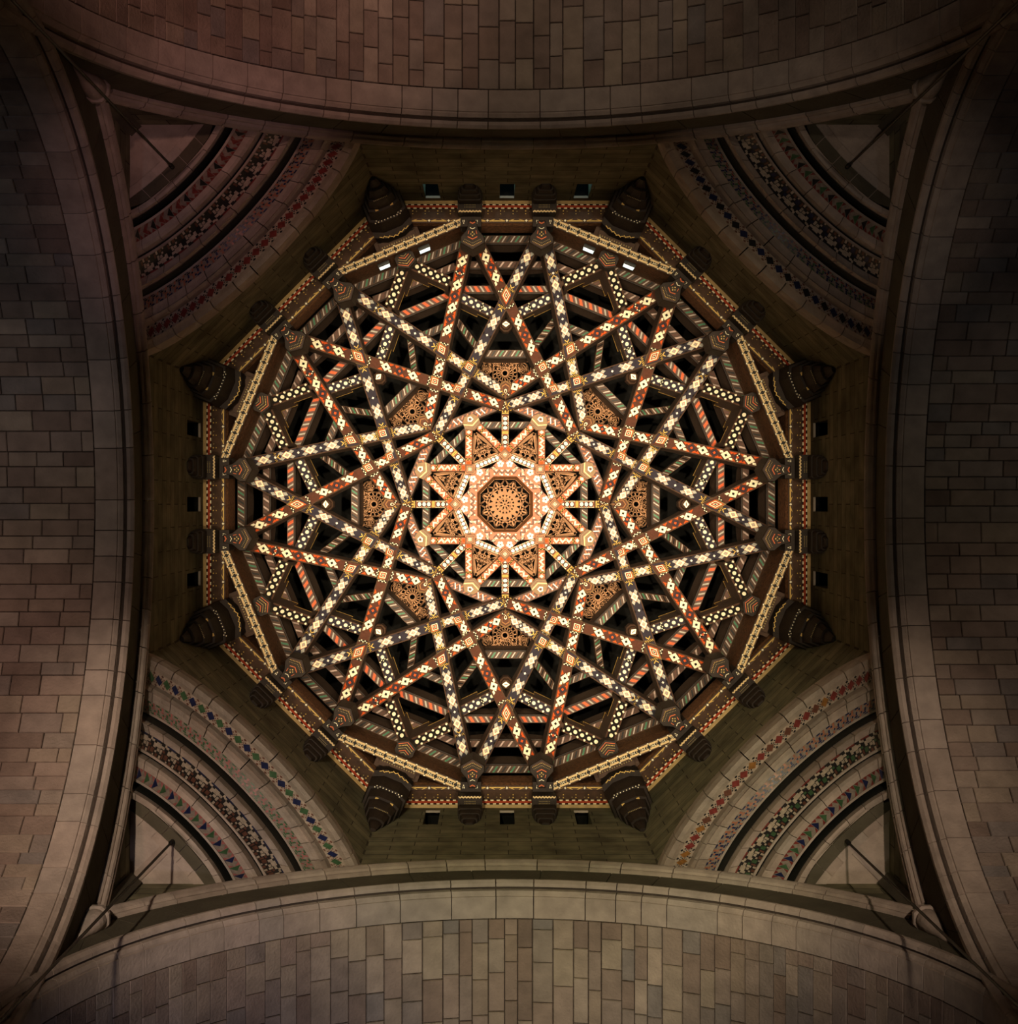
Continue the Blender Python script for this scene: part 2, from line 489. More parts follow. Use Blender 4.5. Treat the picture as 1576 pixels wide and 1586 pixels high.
# ------------------------------------------------------------------ squinches
SQ_TEXT = {1: 'dark squinch of stepped arches with blue-black diamond mosaic at the upper right', 3: 'squinch of stepped arches with red and gold diamond mosaic at the lower right',
           5: 'best lit squinch of stepped arches with blue and green diamond mosaic at the lower left', 7: 'dim pinkish squinch of stepped arches with dark red diamond mosaic at the upper left'}
SQ_COL = {1: dict(dia=['t_black', 't_blue'], sm='t_rust', her=['t_green', 't_blue', 't_red'], tri=['t_black', 't_red', 't_green'], cross=['t_cream', 't_black', 't_blue']),
          3: dict(dia=['t_gold', 't_red'], sm='t_black', her=['t_blue', 't_orange', 't_blue'], tri=['t_blue', 't_red', 't_green'], cross=['t_cream', 't_red', 't_green']),
          5: dict(dia=['t_blue', 't_green'], sm='t_rust', her=['t_green', 't_pink', 't_green'], tri=['t_blue', 't_pink', 't_green'], cross=['t_cream', 't_blue', 't_rust']),
          7: dict(dia=['t_red', 't_red'], sm='t_black', her=['t_blue', 't_orange', 't_black'], tri=['t_black', 't_red', 't_red'], cross=['t_cream', 't_red', 't_black'])}


def sq_surface(prof, n, t, u, D, z):
    x, zz = ringpt(D, z, u)
    return n * D + t * x + UP * zz


def roll(root, name, n, t, prof, blocks, key='carved', rnd=None):
    """prof: closed list of (D, crown z); cut into stones along u"""
    cuts = [-1.0]
    for i in range(1, blocks): cuts.append(-1 + 2 * (i + rnd.uniform(-0.12, 0.12)) / blocks)
    cuts.append(1.0)
    for a, c in zip(cuts, cuts[1:]):
        b = MB(); loops = []
        g = 0.0035
        for i in range(5):
            u = a + g + (c - a - 2 * g) * i / 4
            loops.append([sq_surface(None, n, t, u, D, z) for D, z in prof])
        b.solid(loops, key); b.build(name, root)


def band_map(n, t, A, B):
    """returns map (u in -1..1, v in 0..1) onto the surface between ring curves A and B (each (D, zc)), a hair proud"""
    def f(u, v, off=0.006):
        D = A[0] + (B[0] - A[0]) * v; z = A[1] + (B[1] - A[1]) * v
        p = sq_surface(None, n, t, u, D, z)
        d = (V(0, 0, 0) + n * (-(B[1] - A[1])) + UP * (B[0] - A[0]))
        d = -n * 0.3 - UP * 1.0
        return p + d.normalized() * off
    return f


def band_len(n, t, A):
    s_ = sag(A[0]); w = 8 * S2 - max(A[0], 8)
    R = (w * w + s_ * s_) / (2 * s_)
    return 2 * R * math.asin(min(1, w / R))


for k in (1, 3, 5, 7):
    n, t = frame_of(k); s = SIDE[k]; rnd = random.Random(60 + k)
    c_ = SQ_COL[k]
    root = empty('squinch', n * 9 + UP * 32, SQ_TEXT[k], 'squinch', 'stepped corner squinches')
    Z = lambda D, px: zc_px(D, px)
    # roll 1
    pr1 = [(7.985, Z(8.0, 522)), (7.94, Z(7.94, 526)), (7.96, Z(7.96, 532)), (8.04, Z(8.04, 539)), (8.10, Z(8.10, 545)), (8.14, Z(8.10, 545) + .12), (8.0, Z(8.0, 522) + .06)]
    roll(root, 'arch_stone', n, t, pr1, 13, rnd=rnd)
    pr2 = [(8.36, Z(8.36, 561)), (8.37, Z(8.37, 567)), (8.41, Z(8.41, 572)), (8.45, Z(8.45, 574) + .03), (8.52, Z(8.52, 580)), (8.58, Z(8.58, 585)), (8.60, Z(8.6, 585) + .4), (8.36, Z(8.36, 561) + .4)]
    roll(root, 'arch_stone', n, t, pr2, 12, rnd=rnd)
    pr3 = [(8.87, Z(8.87, 615)), (8.86, Z(8.86, 620)), (8.92, Z(8.92, 623)), (9.03, Z(9.03, 629)), (9.06, Z(9.03, 629) + .5), (8.87, Z(8.87, 615) + .6)]
    roll(root, 'arch_stone', n, t, pr3, 11, rnd=rnd)
    pr4 = [(9.33, Z(9.33, 661)), (9.32, Z(9.32, 666)), (9.37, Z(9.37, 671)), (9.48, Z(9.48, 679)), (9.51, Z(9.48, 679) + .5), (9.33, Z(9.33, 661) + .5)]
    roll(root, 'arch_stone', n, t, pr4, 9, rnd=rnd)
    pr5 = [(9.80, Z(9.80, 712)), (9.79, Z(9.79, 715)), (9.84, Z(9.84, 719)), (9.90, Z(9.90, 723)), (9.92, Z(9.90, 723) + .4), (9.80, Z(9.80, 712) + .4)]
    roll(root, 'arch_stone', n, t, pr5, 7, rnd=rnd)
    bands = {
        'm1': ((8.09, Z(8.10, 545) + .01), (8.37, Z(8.37, 562) + .02)),
        'm2': ((8.58, Z(8.58, 585) + .02), (8.80, Z(8.80, 601))),
        'm3': ((9.02, Z(9.03, 629) + .02), (9.26, Z(9.26, 655))),
        'm4': ((9.47, Z(9.48, 679) + .02), (9.66, Z(9.66, 697))),
    }
    gaps = {'g2': (bands['m2'][1], (8.85, Z(8.87, 615) + .02)), 'g3': (bands['m3'][1], (9.305, Z(9.33, 661) + .02)), 'g4': (bands['m4'][1], (9.78, Z(9.80, 712) + .02))}
    for nm_, (A, B) in list(bands.items()) + list(gaps.items()):
        f = band_map(n, t, A, B)
        g = MB(); N = 40
        isg = nm_[0] == 'g'
        for i in range(N):
            u0 = -1 + 2 * i / N; u1 = u0 + 2 / N
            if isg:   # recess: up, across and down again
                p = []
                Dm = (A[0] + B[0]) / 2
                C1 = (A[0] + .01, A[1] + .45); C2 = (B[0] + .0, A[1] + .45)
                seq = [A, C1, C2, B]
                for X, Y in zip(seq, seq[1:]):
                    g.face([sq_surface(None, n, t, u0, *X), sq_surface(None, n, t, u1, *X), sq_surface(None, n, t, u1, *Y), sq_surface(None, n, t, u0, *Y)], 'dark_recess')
            else:
                g.face([f(u0, 0, 0), f(u1, 0, 0), f(u1, 1, 0), f(u0, 1, 0)], {'m1': 'mosaic_ground', 'm2': 'herring_ground', 'm3': 't_black', 'm4': 'herring_ground'}[nm_])
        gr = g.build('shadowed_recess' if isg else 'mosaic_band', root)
        if isg:
            # thin stone lip along the edge of the mosaic above
            lip = MB()
            lp = []
            for i in range(N + 1):
                u = -0.995 + 1.99 * i / N
                lp.append([sq_surface(None, n, t, u, *q_) for q_ in ((A[0] - .02, A[1] - .015), (A[0] + .025, A[1] - .015), (A[0] + .025, A[1] + .06), (A[0] - .02, A[1] + .06))])
            lip.solid(lp, 'carved'); lip.build('lip_moulding', root)
            continue
        Lb = band_len(n, t, A)
        sm = MB()
        E = 0.985
        if nm_ == 'm1':
            cnt = 27
            for i in range(cnt):
                uc = -E + 2 * E * (i + .5) / cnt; du = 2 * E / cnt
                d = MB(); col = c_['dia'][i % 2]
                if k == 3: col = rnd.choice(['t_gold', 't_red', 't_rust', 't_red'])
                def quad(mb, u_, v_, hu, hv, key, off=.008):
                    mb.face([f(u_ - hu, v_, off), f(u_, v_ - hv, off), f(u_ + hu, v_, off), f(u_, v_ + hv, off)], key)
                def sqr(mb, u_, v_, hu, hv, key, off=.008):
                    mb.face([f(u_ - hu, v_ - hv, off), f(u_ + hu, v_ - hv, off), f(u_ + hu, v_ + hv, off), f(u_ - hu, v_ + hv, off)], key)
                # slab with thickness
                d_lo = [f(uc - du * .45, .5, .012), f(uc, .5 - .36, .012), f(uc + du * .45, .5, .012), f(uc, .5 + .36, .012)]
                d_hi = [f(uc - du * .45, .5, 0), f(uc, .5 - .36, 0), f(uc + du * .45, .5, 0), f(uc, .5 + .36, 0)]
                d.solid([d_lo, d_hi], col); d.build('tile', gr)
                ub = uc + du / 2
                for vv in (.12, .88):
                    quad(sm, ub, vv, du * .16, .10, c_['sm'])
                for vv in (.30, .70):
                    quad(sm, ub - du * .17, vv, du * .09, .075, c_['sm']); quad(sm, ub + du * .17, vv, du * .09, .075, c_['sm'])
                    quad(sm, ub, vv + (.12 if vv < .5 else -.12), du * .09, .06, c_['sm'])
        elif nm_ == 'm2':
            cnt = 44; du = 2 * E / cnt
            for i in range(cnt):
                u = -E + du * (i + .5)
                ks = c_['her']
                for j in range(3):
                    v0 = .05 + j * .31
                    if (i + j) % 2:
                        sm.face([f(u - du * .45, v0), f(u + du * .3, v0), f(u + du * .3, v0 + .12), f(u - du * .45, v0 + .12)], ks[j % 3])
                        sm.face([f(u - du * .45, v0 + .16), f(u - du * .12, v0 + .16), f(u - du * .12, v0 + .3), f(u - du * .45, v0 + .3)], ks[(j + 1) % 3])
                    else:
                        sm.face([f(u - du * .3, v0), f(u + du * .05, v0), f(u + du * .05, v0 + .28), f(u - du * .3, v0 + .28)], ks[(j + 2) % 3] if j else ks[1])
                        sm.face([f(u + du * .12, v0 + .13), f(u + du * .48, v0 + .13), f(u + du * .48, v0 + .28), f(u + du * .12, v0 + .28)], ks[j % 3])
        elif nm_ == 'm3':
            cnt = 36; du = 2 * E / cnt
            for i in range(cnt):
                u = -E + du * (i + .5)
                x_, y_, z_ = c_['cross']
                def r_(u0, u1, v0, v1, key): sm.face([f(u + u0 * du, v0), f(u + u1 * du, v0), f(u + u1 * du, v1), f(u + u0 * du, v1)], key)
                if i % 3 == 0:
                    r_(-.5, .5, .15, .42, x_); r_(-.2, .5, .03, .13, y_); r_(-.45, .1, .45, .6, x_); r_(.1, .45, .62, .72, x_); r_(-.3, .2, .75, .92, 't_rust')
                elif i % 3 == 1:
                    r_(-.5, .0, .25, .5, x_); r_(.0, .5, .12, .24, x_); r_(-.5, .4, .02, .11, y_); r_(-.35, .35, .55, .8, z_); r_(-.5, -.2, .83, .95, x_)
                else:
                    r_(-.2, .5, .22, .36, x_); r_(-.5, -.15, .05, .2, x_); r_(-.5, 0, .4, .52, z_); r_(0.05, .45, .42, .66, x_); r_(-.45, -.1, .6, .85, 't_rust'); r_(0, .4, .75, .92, x_)
        else:
            cnt = 17; du = 2 * E / cnt
            for i in range(cnt):
                u = -E + du * (i + .5)
                tr = MB()
                A0 = [f(u - du * .42, .5, .012), f(u + du * .1, .08, .012), f(u + du * .1, .92, .012)]
                A1 = [f(u - du * .42, .5, 0), f(u + du * .1, .08, 0), f(u + du * .1, .92, 0)]
                tr.solid([A0, A1], c_['tri'][0] if i % 2 else c_['tri'][2]); tr.build('tile', gr)
                sm.face([f(u + du * .14, .06), f(u + du * .5, .06), f(u + du * .14, .46)], c_['tri'][1])
                sm.face([f(u + du * .14, .94), f(u + du * .5, .94), f(u + du * .14, .54)], c_['tri'][1])
                sm.face([f(u - du * .46, .06), f(u, .06), f(u - du * .3, .34)], c_['tri'][1])
        sm.build('tesserae_pattern', gr, kind='stuff')
    # flat soffit behind the innermost arch with its curved courses
    zf = 30.62
    g = MB()
    e1, e2 = adir(45 * k - 45), adir(45 * k + 45)
    corner = e1 * 8 + e2 * 8
    w0 = 8 * S2 - 9.86
    g.face([n * 9.86 - t * w0 + UP * zf, n * 9.86 + t * w0 + UP * zf, corner + UP * zf], 'carved')
    g.build('soffit_slab', root)
    def plan(x, D0): return n * (D0 + x * x / 13.0) + t * x
    for (D0, D1, zz, xm, cnt, key) in ((9.86, 10.10, zf - .06, 1.30, 5, 'face'), (10.10, 10.30, zf - .03, 1.12, 6, 'carved')):
        for i in range(cnt):
            x0 = -xm + 2 * xm * i / cnt + .006; x1 = -xm + 2 * xm * (i + 1) / cnt - .006
            bb = MB()
            L_ = [plan(x0, D0), plan((x0 + x1) / 2, D0), plan(x1, D0), plan(x1, D1), plan((x0 + x1) / 2, D1), plan(x0, D1)]
            bb.solid([[p + UP * zz for p in L_], [p + UP * (zf + .05) for p in L_]], key)
            bb.build('soffit_stone', root)
    bb = MB(); bb.box(n * 10.75 + UP * (zf - .01), n, t, UP, .45, .11, .03, 'carved'); bb.build('radial_stone', root)
    # corner shaft and its conical corbel
    cb = empty('corbel', n * 11.1 + UP * 27.7, 'pointed half-cone stone corbel with pale rim under the corner shaft at the %s' % s, 'corbel', 'corner corbels')
    g = MB(); L_ = []
    for zz, rr, dd in ((26.45, .015, 11.29), (26.8, .09, 11.22), (27.05, .17, 11.13), (27.3, .225, 11.07), (27.35, .21, 11.07)):
        L_.append([n * (dd + rr * cos(a_)) + t * (rr * sin(a_)) + UP * zz for a_ in [2 * pi * j / 20 for j in range(20)]])
    g.solid(L_, 'carved'); g.build('cone', cb, smooth=True)
    g = MB(); L_ = []
    for zz, rr in ((27.35, .235), (27.38, .265), (27.48, .265), (27.51, .23)):
        L_.append([n * (11.06 + rr * cos(a_)) + t * (rr * sin(a_)) + UP * zz for a_ in [2 * pi * j / 8 + pi / 8 for j in range(8)]])
    g.solid(L_, 'carved'); g.build('rim', cb)
    g = MB()
    g.box(n * 11.20 + UP * 28.95, n, t, UP, .13, .15, 1.55, 'face'); g.build('shaft', cb)
    # suspension cable hanging from the soffit down to the floor
    cr = empty('cable', n * 10.02 + UP * 0, 'black cable hanging straight down from the squinch soffit at the %s' % s, 'cable', 'hanging cables')
    g = MB()
    ct = n * 10.02
    g.solid([[ct + V(.026 * cos(a_), .026 * sin(a_), zz) for a_ in [2 * pi * j / 10 for j in range(10)]] for zz in (-1.6, 10, 20, zf - .05)], 'cable')
    g.build('cord', cr, smooth=True)
    g = MB()
    g.solid([[ct + V(rr * cos(a_), rr * sin(a_), zz) for a_ in [2 * pi * j / 12 for j in range(12)]] for zz, rr in ((zf - .3, .03), (zf - .26, .05), (zf - .1, .05), (zf - .05, .03))], 'cable')
    g.build('eye_bolt', cr, smooth=True)


# ------------------------------------------------------------------ timber dome
class Paint:
    """flat painted shapes on a plane: origin o, axes eu, ev, normal toward the viewer (down)"""
    def __init__(self, o, eu, ev, nn=None):
        self.o = Vector(o); self.u = eu; self.vv = ev
        nn = nn or eu.cross(ev)
        nn = nn.normalized()
        if nn.z > 0: nn = -nn
        self.n = nn; self.b = MB()

    def pt(self, u, v, lv=1): return self.o + self.u * u + self.vv * v + self.n * (0.005 * lv)

    def poly(self, pts, key, lv=1): self.b.face([self.pt(u, v, lv) for u, v in pts], key)

    def rect(self, u0, u1, v0, v1, key, lv=1): self.poly([(u0, v0), (u1, v0), (u1, v1), (u0, v1)], key, lv)

    def dia(self, u, v, a, c, key, lv=1): self.poly([(u - a, v), (u, v - c), (u + a, v), (u, v + c)], key, lv)

    def disc(self, u, v, r, key, lv=1, n=10, e=1.0): self.poly([(u + r * e * cos(2 * pi * i / n), v + r * sin(2 * pi * i / n)) for i in range(n)], key, lv)

    def build(self, parent, name='painted_pattern'):
        if self.b.f: return self.b.build(name, parent, kind='stuff')


def beam_mesh(a, c, w, h, key_b='wood', key_s='wood_side', prof=None, n=8):
    """vertical-sided plank beam from a to c: underside width w, depth h upwards; prof(s) scales the depth"""
    d = (c - a); hor = V(d.x, d.y, 0).normalized(); cr = V(-hor.y, hor.x, 0)
    b = MB(); loops = []
    for i in range(n + 1):
        s_ = i / n
        p = a + d * s_
        hh = h * (prof(s_) if prof else 1)
        loops.append([p - cr * w / 2, p + cr * w / 2, p + cr * w / 2 + UP * hh, p - cr * w / 2 + UP * hh])
    k = 4; n0 = len(b.v)
    for lp in loops: b.v.extend([tuple(p) for p in lp])
    for i in range(n):
        for j in range(4):
            b.f.append((n0 + i * k + j, n0 + (i + 1) * k + j, n0 + (i + 1) * k + (j + 1) % k, n0 + i * k + (j + 1) % k))
            b.m.append(b.mi(key_b if j == 0 else key_s)); b.uv.append(None)
    b.f.append((n0, n0 + 1, n0 + 2, n0 + 3)); b.m.append(b.mi(key_s)); b.uv.append(None)
    m0 = n0 + n * k
    b.f.append((m0 + 3, m0 + 2, m0 + 1, m0)); b.m.append(b.mi(key_s)); b.uv.append(None)
    return b, d.normalized(), cr


# --- lattice beams
R0 = 7.5; Z0 = 38.8; SL = 0.83
DT = R0 * sin(rad(22.5))
LB = []
for side in range(8):
    for off in (-7.5, 7.5):
        for turn in (1, -1):
            a0 = 45 * side + off
            p0 = adir(a0) * R0
            d = (adir(a0 + turn * 67.5) * DT - p0).normalized()
            end = (6.93 - DT * tan(rad(30))) if turn * off > 0 else (6.93 - DT * tan(rad(15)))
            LB.append(dict(side=side, off=off, turn=turn, p0=p0, d=d, end=end, red=off < 0))


def cross2(p, d, q, e):
    den = d.x * e.y - d.y * e.x
    if abs(den) < 1e-6: return None
    w = q - p
    return (w.x * e.y - w.y * e.x) / den, (w.x * d.y - w.y * d.x) / den


W_L = 0.315
for i, L in enumerate(LB):
    L['x'] = []
    for j, K in enumerate(LB):
        if i == j: continue
        r = cross2(L['p0'], L['d'], K['p0'], K['d'])
        if r and 0.7 < r[0] < L['end'] - .12 and 0.7 < r[1] < K['end'] - .12:
            L['x'].append((r[0], i < j, K))
    L['x'].sort(key=lambda q: q[0])


def red_motif(p, u, hw):
    p.dia(u, 0, .175, hw * .98, 'p_cream', 2); p.dia(u, 0, .052, hw * .36, 'p_black', 3)
    for s_ in (1, -1):
        p.poly([(u + s_ * .10, s_ * hw * .42), (u + s_ * .21, s_ * hw * .35), (u + s_ * .25, s_ * hw * .88), (u + s_ * .13, s_ * hw * .85)], 'p_cream', 2)
        p.poly([(u + s_ * .08, -s_ * hw * .98), (u + s_ * .26, -s_ * hw * .98), (u + s_ * .15, -s_ * hw * .45)], 'p_hot', 2)


def red_small(p, u, hw):
    p.dia(u, 0, .13, hw * .8, 'p_navy', 2); p.dia(u, 0, .055, hw * .36, 'p_hot', 3)
    for s_ in (1, -1):
        for q in (1, -1):
            p.poly([(u + s_ * .03, q * hw * .98), (u + s_ * .19, q * hw * .98), (u + s_ * .14, q * hw * .42)], 'p_hot' if s_ * q > 0 else 'p_orange', 2)


def white_motif(p, u, hw):
    p.dia(u, 0, .185, hw * .92, 'p_orange', 3); p.dia(u, 0, .168, hw * .84, 'p_cream', 4); p.dia(u, 0, .075, hw * .40, 'p_orange', 5); p.dia(u, 0, .06, hw * .33, 'p_petal', 6)
    for s_ in (1, -1):
        for q in (1, -1):
            p.dia(u + s_ * .17, q * hw * .58, .10, hw * .42, 'p_petal', 2)


def white_small(p, u, hw):
    p.dia(u, 0, .115, hw * .72, 'p_navy', 3); p.dia(u, 0, .045, hw * .3, 'p_white', 4)
    for q in (1, -1):
        p.dia(u, q * hw * .86, .07, hw * .2, 'p_black', 2)


def band(p, u, hw, red, dirn):
    """checkered or zigzag collar across the beam"""
    p.rect(u - .045, u + .045, -hw, hw, 'p_black', 2)
    n_ = 5
    for i in range(n_):
        v = -hw + (i + .5) * 2 * hw / n_
        if red:
            p.dia(u + (.02 if i % 2 else -.02), v, .028, hw / n_ * .9, 'p_cream', 3)
        else:
            p.poly([(u - dirn * .035, v - hw / n_), (u + dirn * .035, v), (u - dirn * .035, v + hw / n_), (u - dirn * .012, v + hw / n_), (u + dirn * .06, v), (u - dirn * .012, v - hw / n_)], 'p_yellow', 3)
    if not red:
        for q in (1, -1):
            p.poly([(u + dirn * .05, 0), (u + dirn * .13, q * hw * .5), (u + dirn * .17, q * hw * .5), (u + dirn * .09, 0)], 'p_yellow', 3)


PROF = lambda s_: 1.0 + 0.18 * sin(s_ * 23) * (1 if int(s_ * 9) % 2 else .3)
for L in LB:
    red = L['red']
    side_t = SIDE[L['side']]
    which = 'first' if L['off'] < 0 else 'second'
    col = 'red and cream' if red else 'white and navy'
    ln = 'longer' if L['turn'] * L['off'] < 0 else 'shorter'
    lab = '%s patterned lattice beam, the %s of the pair rising from the %s bracket of the %s side clockwise' % (col, ln, which, side_t)
    lab = ' '.join(lab.replace(' clockwise', '').split()[:16])
    s0 = .42
    rise = lambda s_: Z0 + SL * s_
    a = L['p0'] + L['d'] * s0 + UP * rise(s0); e = L['end'] + .02
    c = L['p0'] + L['d'] * e + UP * rise(e)
    root = empty('lattice_beam', a, lab, 'beam', 'interlaced lattice beams of the dome')
    b, du, cr = beam_mesh(a, c, W_L, 1.55, prof=PROF, n=14)
    b.build('timber', root)
    SL3 = sqrt(1 + SL * SL)
    p = Paint(a, du, cr)
    hw = W_L / 2 * .80
    tot = (e - s0) * SL3
    p.rect(0.05, tot, -hw, hw, 'p_brown' if red else 'p_navy', 1)
    # segments between crossings
    stops = [0.02]
    xs = [((q[0] - s0) * SL3, q) for q in L['x']]
    for u, q in xs:
        K = q[2]; ang = abs(cross2d := (L['d'].x * K['d'].y - L['d'].y * K['d'].x))
        hwid = (W_L / 2) / max(.25, ang) * SL3 * 1.02
        stops += [u - hwid, u + hwid]
    stops.append(tot - (.02))
    for g in range(0, len(stops) - 1, 2):
        A, B = stops[g], stops[g + 1]
        if B - A < .12: continue
        band(p, A + .06, hw, red, 1)
        if B - A > .5: band(p, B - .06, hw, red, -1)
        A2, B2 = A + .16, B - .16
        if B2 - A2 < .3:
            (red_motif if red else white_motif)(p, (A + B) / 2 + .02, hw * .9); continue
        nn_ = 1 if B2 - A2 < .6 else 2 if B2 - A2 < 1.5 else int((B2 - A2) / .84 + .5)
        st = (B2 - A2) / nn_
        for q in range(nn_):
            (red_motif if red else white_motif)(p, A2 + st * (q + .5), hw)
            if q < nn_ - 1: (red_small if red else white_small)(p, A2 + st * (q + 1), hw)
        if nn_ >= 3:
            band(p, A2 + st * 1.0, hw, red, 1)
    p.build(root)
    # crossing plates
    for u, q in xs:
        if not q[1]: continue
        K = q[2]
        s_ = q[0]; pos = L['p0'] + L['d'] * s_
        z = rise(s_)
        d1, d2 = L['d'], K['d']
        sn = abs(d1.x * d2.y - d1.y * d2.x)
        hl = (W_L / 2 + .01) / sn
        dr = V(pos.x, pos.y, 0).normalized()
        # orient both directions inward
        e1_ = d1 if d1.dot(-dr) > 0 else -d1; e2_ = d2 if d2.dot(-dr) > 0 else -d2
        f1 = (e1_ + UP * SL); f2 = (e2_ + UP * SL)
        if (f1.cross(f2)).z > 0: f1, f2 = f2, f1
        base = pos + UP * (z - .035)
        def R4(sc, sh=0.0):
            return [(-sc + sh, -sc + sh), (sc + sh, -sc + sh), (sc + sh, sc + sh), (-sc + sh, sc + sh)]
        def pt3(x, y, dz=0): return base + f1 * (x * hl) + f2 * (y * hl) - UP * dz
        bb = MB()
        bb.solid([[pt3(x, y) for x, y in R4(1)], [pt3(x, y) + UP * .12 for x, y in R4(1)]], 'wood')
        pl = bb.build('crossing_plate', root)
        pb = MB()
        def ring(sc, key, lv, sh=0.0): pb.face([pt3(x, y, .004 * lv) for x, y in R4(sc, sh)], key)
        ring(.97, 'p_olive', 1); ring(.80, 'p_brown', 2, -.08); ring(.70, 'p_orange', 3, -.14); ring(.50, 'p_cream', 4, -.18); ring(.38, 'p_black', 5, -.18); ring(.34, 'p_red', 6, -.18); ring(.20, 'p_cream', 7, -.18); ring(.12, 'p_black', 8, -.18)
        pb.build('painted_pattern', pl, kind='stuff')

# end nodes where pairs of beams meet (r = 173 and r = 152)
for i in range(8):
    a = 45 * i
    for (rw, zz, nmx) in ((DT / cos(rad(30)), Z0 + SL * (6.93 - DT * tan(rad(30))), 'outer'), (DT / cos(rad(15)), Z0 + SL * (6.93 - DT * tan(rad(15))), 'inner')):
        n, t = adir(a), tdir(a)
        root = empty('mitre_plate', n * rw + UP * zz, 'carved %s mitre plate where two lattice beams meet toward the %s' % (nmx, SIDE[i]), 'plate', 'mitre plates of the lattice')
        b = MB()
        sl = .34 if nmx == 'outer' else .62
        pts = [(-.17, .24), (0, .24 + .17 * sl * .0 + .10), (.17, .24), (.17, .02), (0, -.20), (-.17, .02)]
        if nmx == 'inner': pts = [(-.30, .12), (0, .02), (.30, .12), (.30, -.06), (0, -.19), (-.30, -.06)]
        zt = 1.0
        def q3(x, y, dz=0.0): return n * (rw + y) + t * x + UP * (zz - y * zt - .05 - dz)
        b.solid([[q3(x, y) for x, y in pts], [q3(x, y, -.3) for x, y in pts]], 'wood')
        b.build('plate_body', root)
        pb = MB()
        if nmx == 'outer':
            for sc, key, lv in ((.92, 'p_tan', 1), (.80, 'p_umber', 2), (.66, 'fret', 3), (.56, 'p_umber', 4), (.24, 'p_cream', 5), (.15, 'p_umber', 6)):
                pb.face([q3(x * sc, y * sc + .02, .004 * lv) for x, y in pts], key)
        else:
            for x in (-.24, -.16, -.08, 0, .08, .16, .24):
                y = -.06 - .11 * (1 - abs(x) / .3)
                pb.face([q3(x - .035, y, .004), q3(x, y - .03, .004), q3(x + .035, y, .004), q3(x, y + .05, .004)], 'p_yellow')
            pb.face([q3(-.2, .0, .004), q3(0, -.08, .004), q3(.2, .0, .004), q3(0, -.04, .004)], 'p_orange')
        pb.build('painted_pattern', root, kind='stuff')


# --- hatched ties
def tie(name, label, group, ang, Dw, half, z, w=.2, h=1.6, style='green', arch=True, root_kind='tie', cat='beam'):
    n, t = adir(ang), tdir(ang)
    root = empty(name, n * Dw + UP * z, label, cat, group)
    a = n * (Dw - w / 2) - t * half + UP * z; c = n * (Dw - w / 2) + t * half + UP * z
    pf = (lambda s_: .45 + .55 * sin(pi * s_) ** .5 if 0 < s_ < 1 else .45) if arch else None
    b, du, cr = beam_mesh(a, c, w, h, key_b='wood', key_s='wood_side', prof=pf, n=10)
    b.build('timber', root)
    # narrow lip pieces on the inner side
    g = MB(); g.box(n * (Dw - w - .015) + UP * (z + .10), t, n, UP, half * .98, .015, .03, 'wood_dark'); g.build('bead', root)
    p = Paint(a, t, -n)
    p.vv = -n if False else n
    p.n = V(0, 0, -1)
    hatch(p, 2 * half, w, style)
    p.build(root)
    return root


def hatch(p, L, w, style):
    hw = w * .40
    st = .115 if style != 'orange' else .15
    cnt = int(L / st)
    if style == 'orange': p.rect(.02, L - .02, -hw, hw, 'p_brown', 1)
    cols = {'green': ['p_white', 'p_black', 'p_green', 'p_black'], 'orange': ['p_hot', 'p_hot', 'p_grey', 'p_hot'], 'pink': ['p_mauve', 'p_brown', 'p_mauve', 'p_brown']}[style]
    for i in range(cnt):
        u = (i + .5) * L / cnt
        dw = .028 if style != 'orange' else (.026 if i % 2 else .046)
        key = cols[i % 4] if style != 'orange' else (['p_hot', 'p_grey'][i % 2])
        sk = .055
        if style == 'orange': sk = -.05
        if style == 'green':
            key = 'p_stripe' if i % 2 == 0 else ('p_dgreen' if i % 4 == 1 else 'p_black')
            dw = .020 if i % 2 == 0 else .030
        if style == 'pink': key = 'p_mauve' if i % 2 else 'p_brown'
        p.poly([(u - dw - sk, -hw), (u + dw - sk, -hw), (u + dw + sk, hw), (u - dw + sk, hw)], key, 2)
        if style == 'green' and i % 4 == 1:
            p.disc(u + .06, hw * .8, .018, 'p_green', 3, 6)


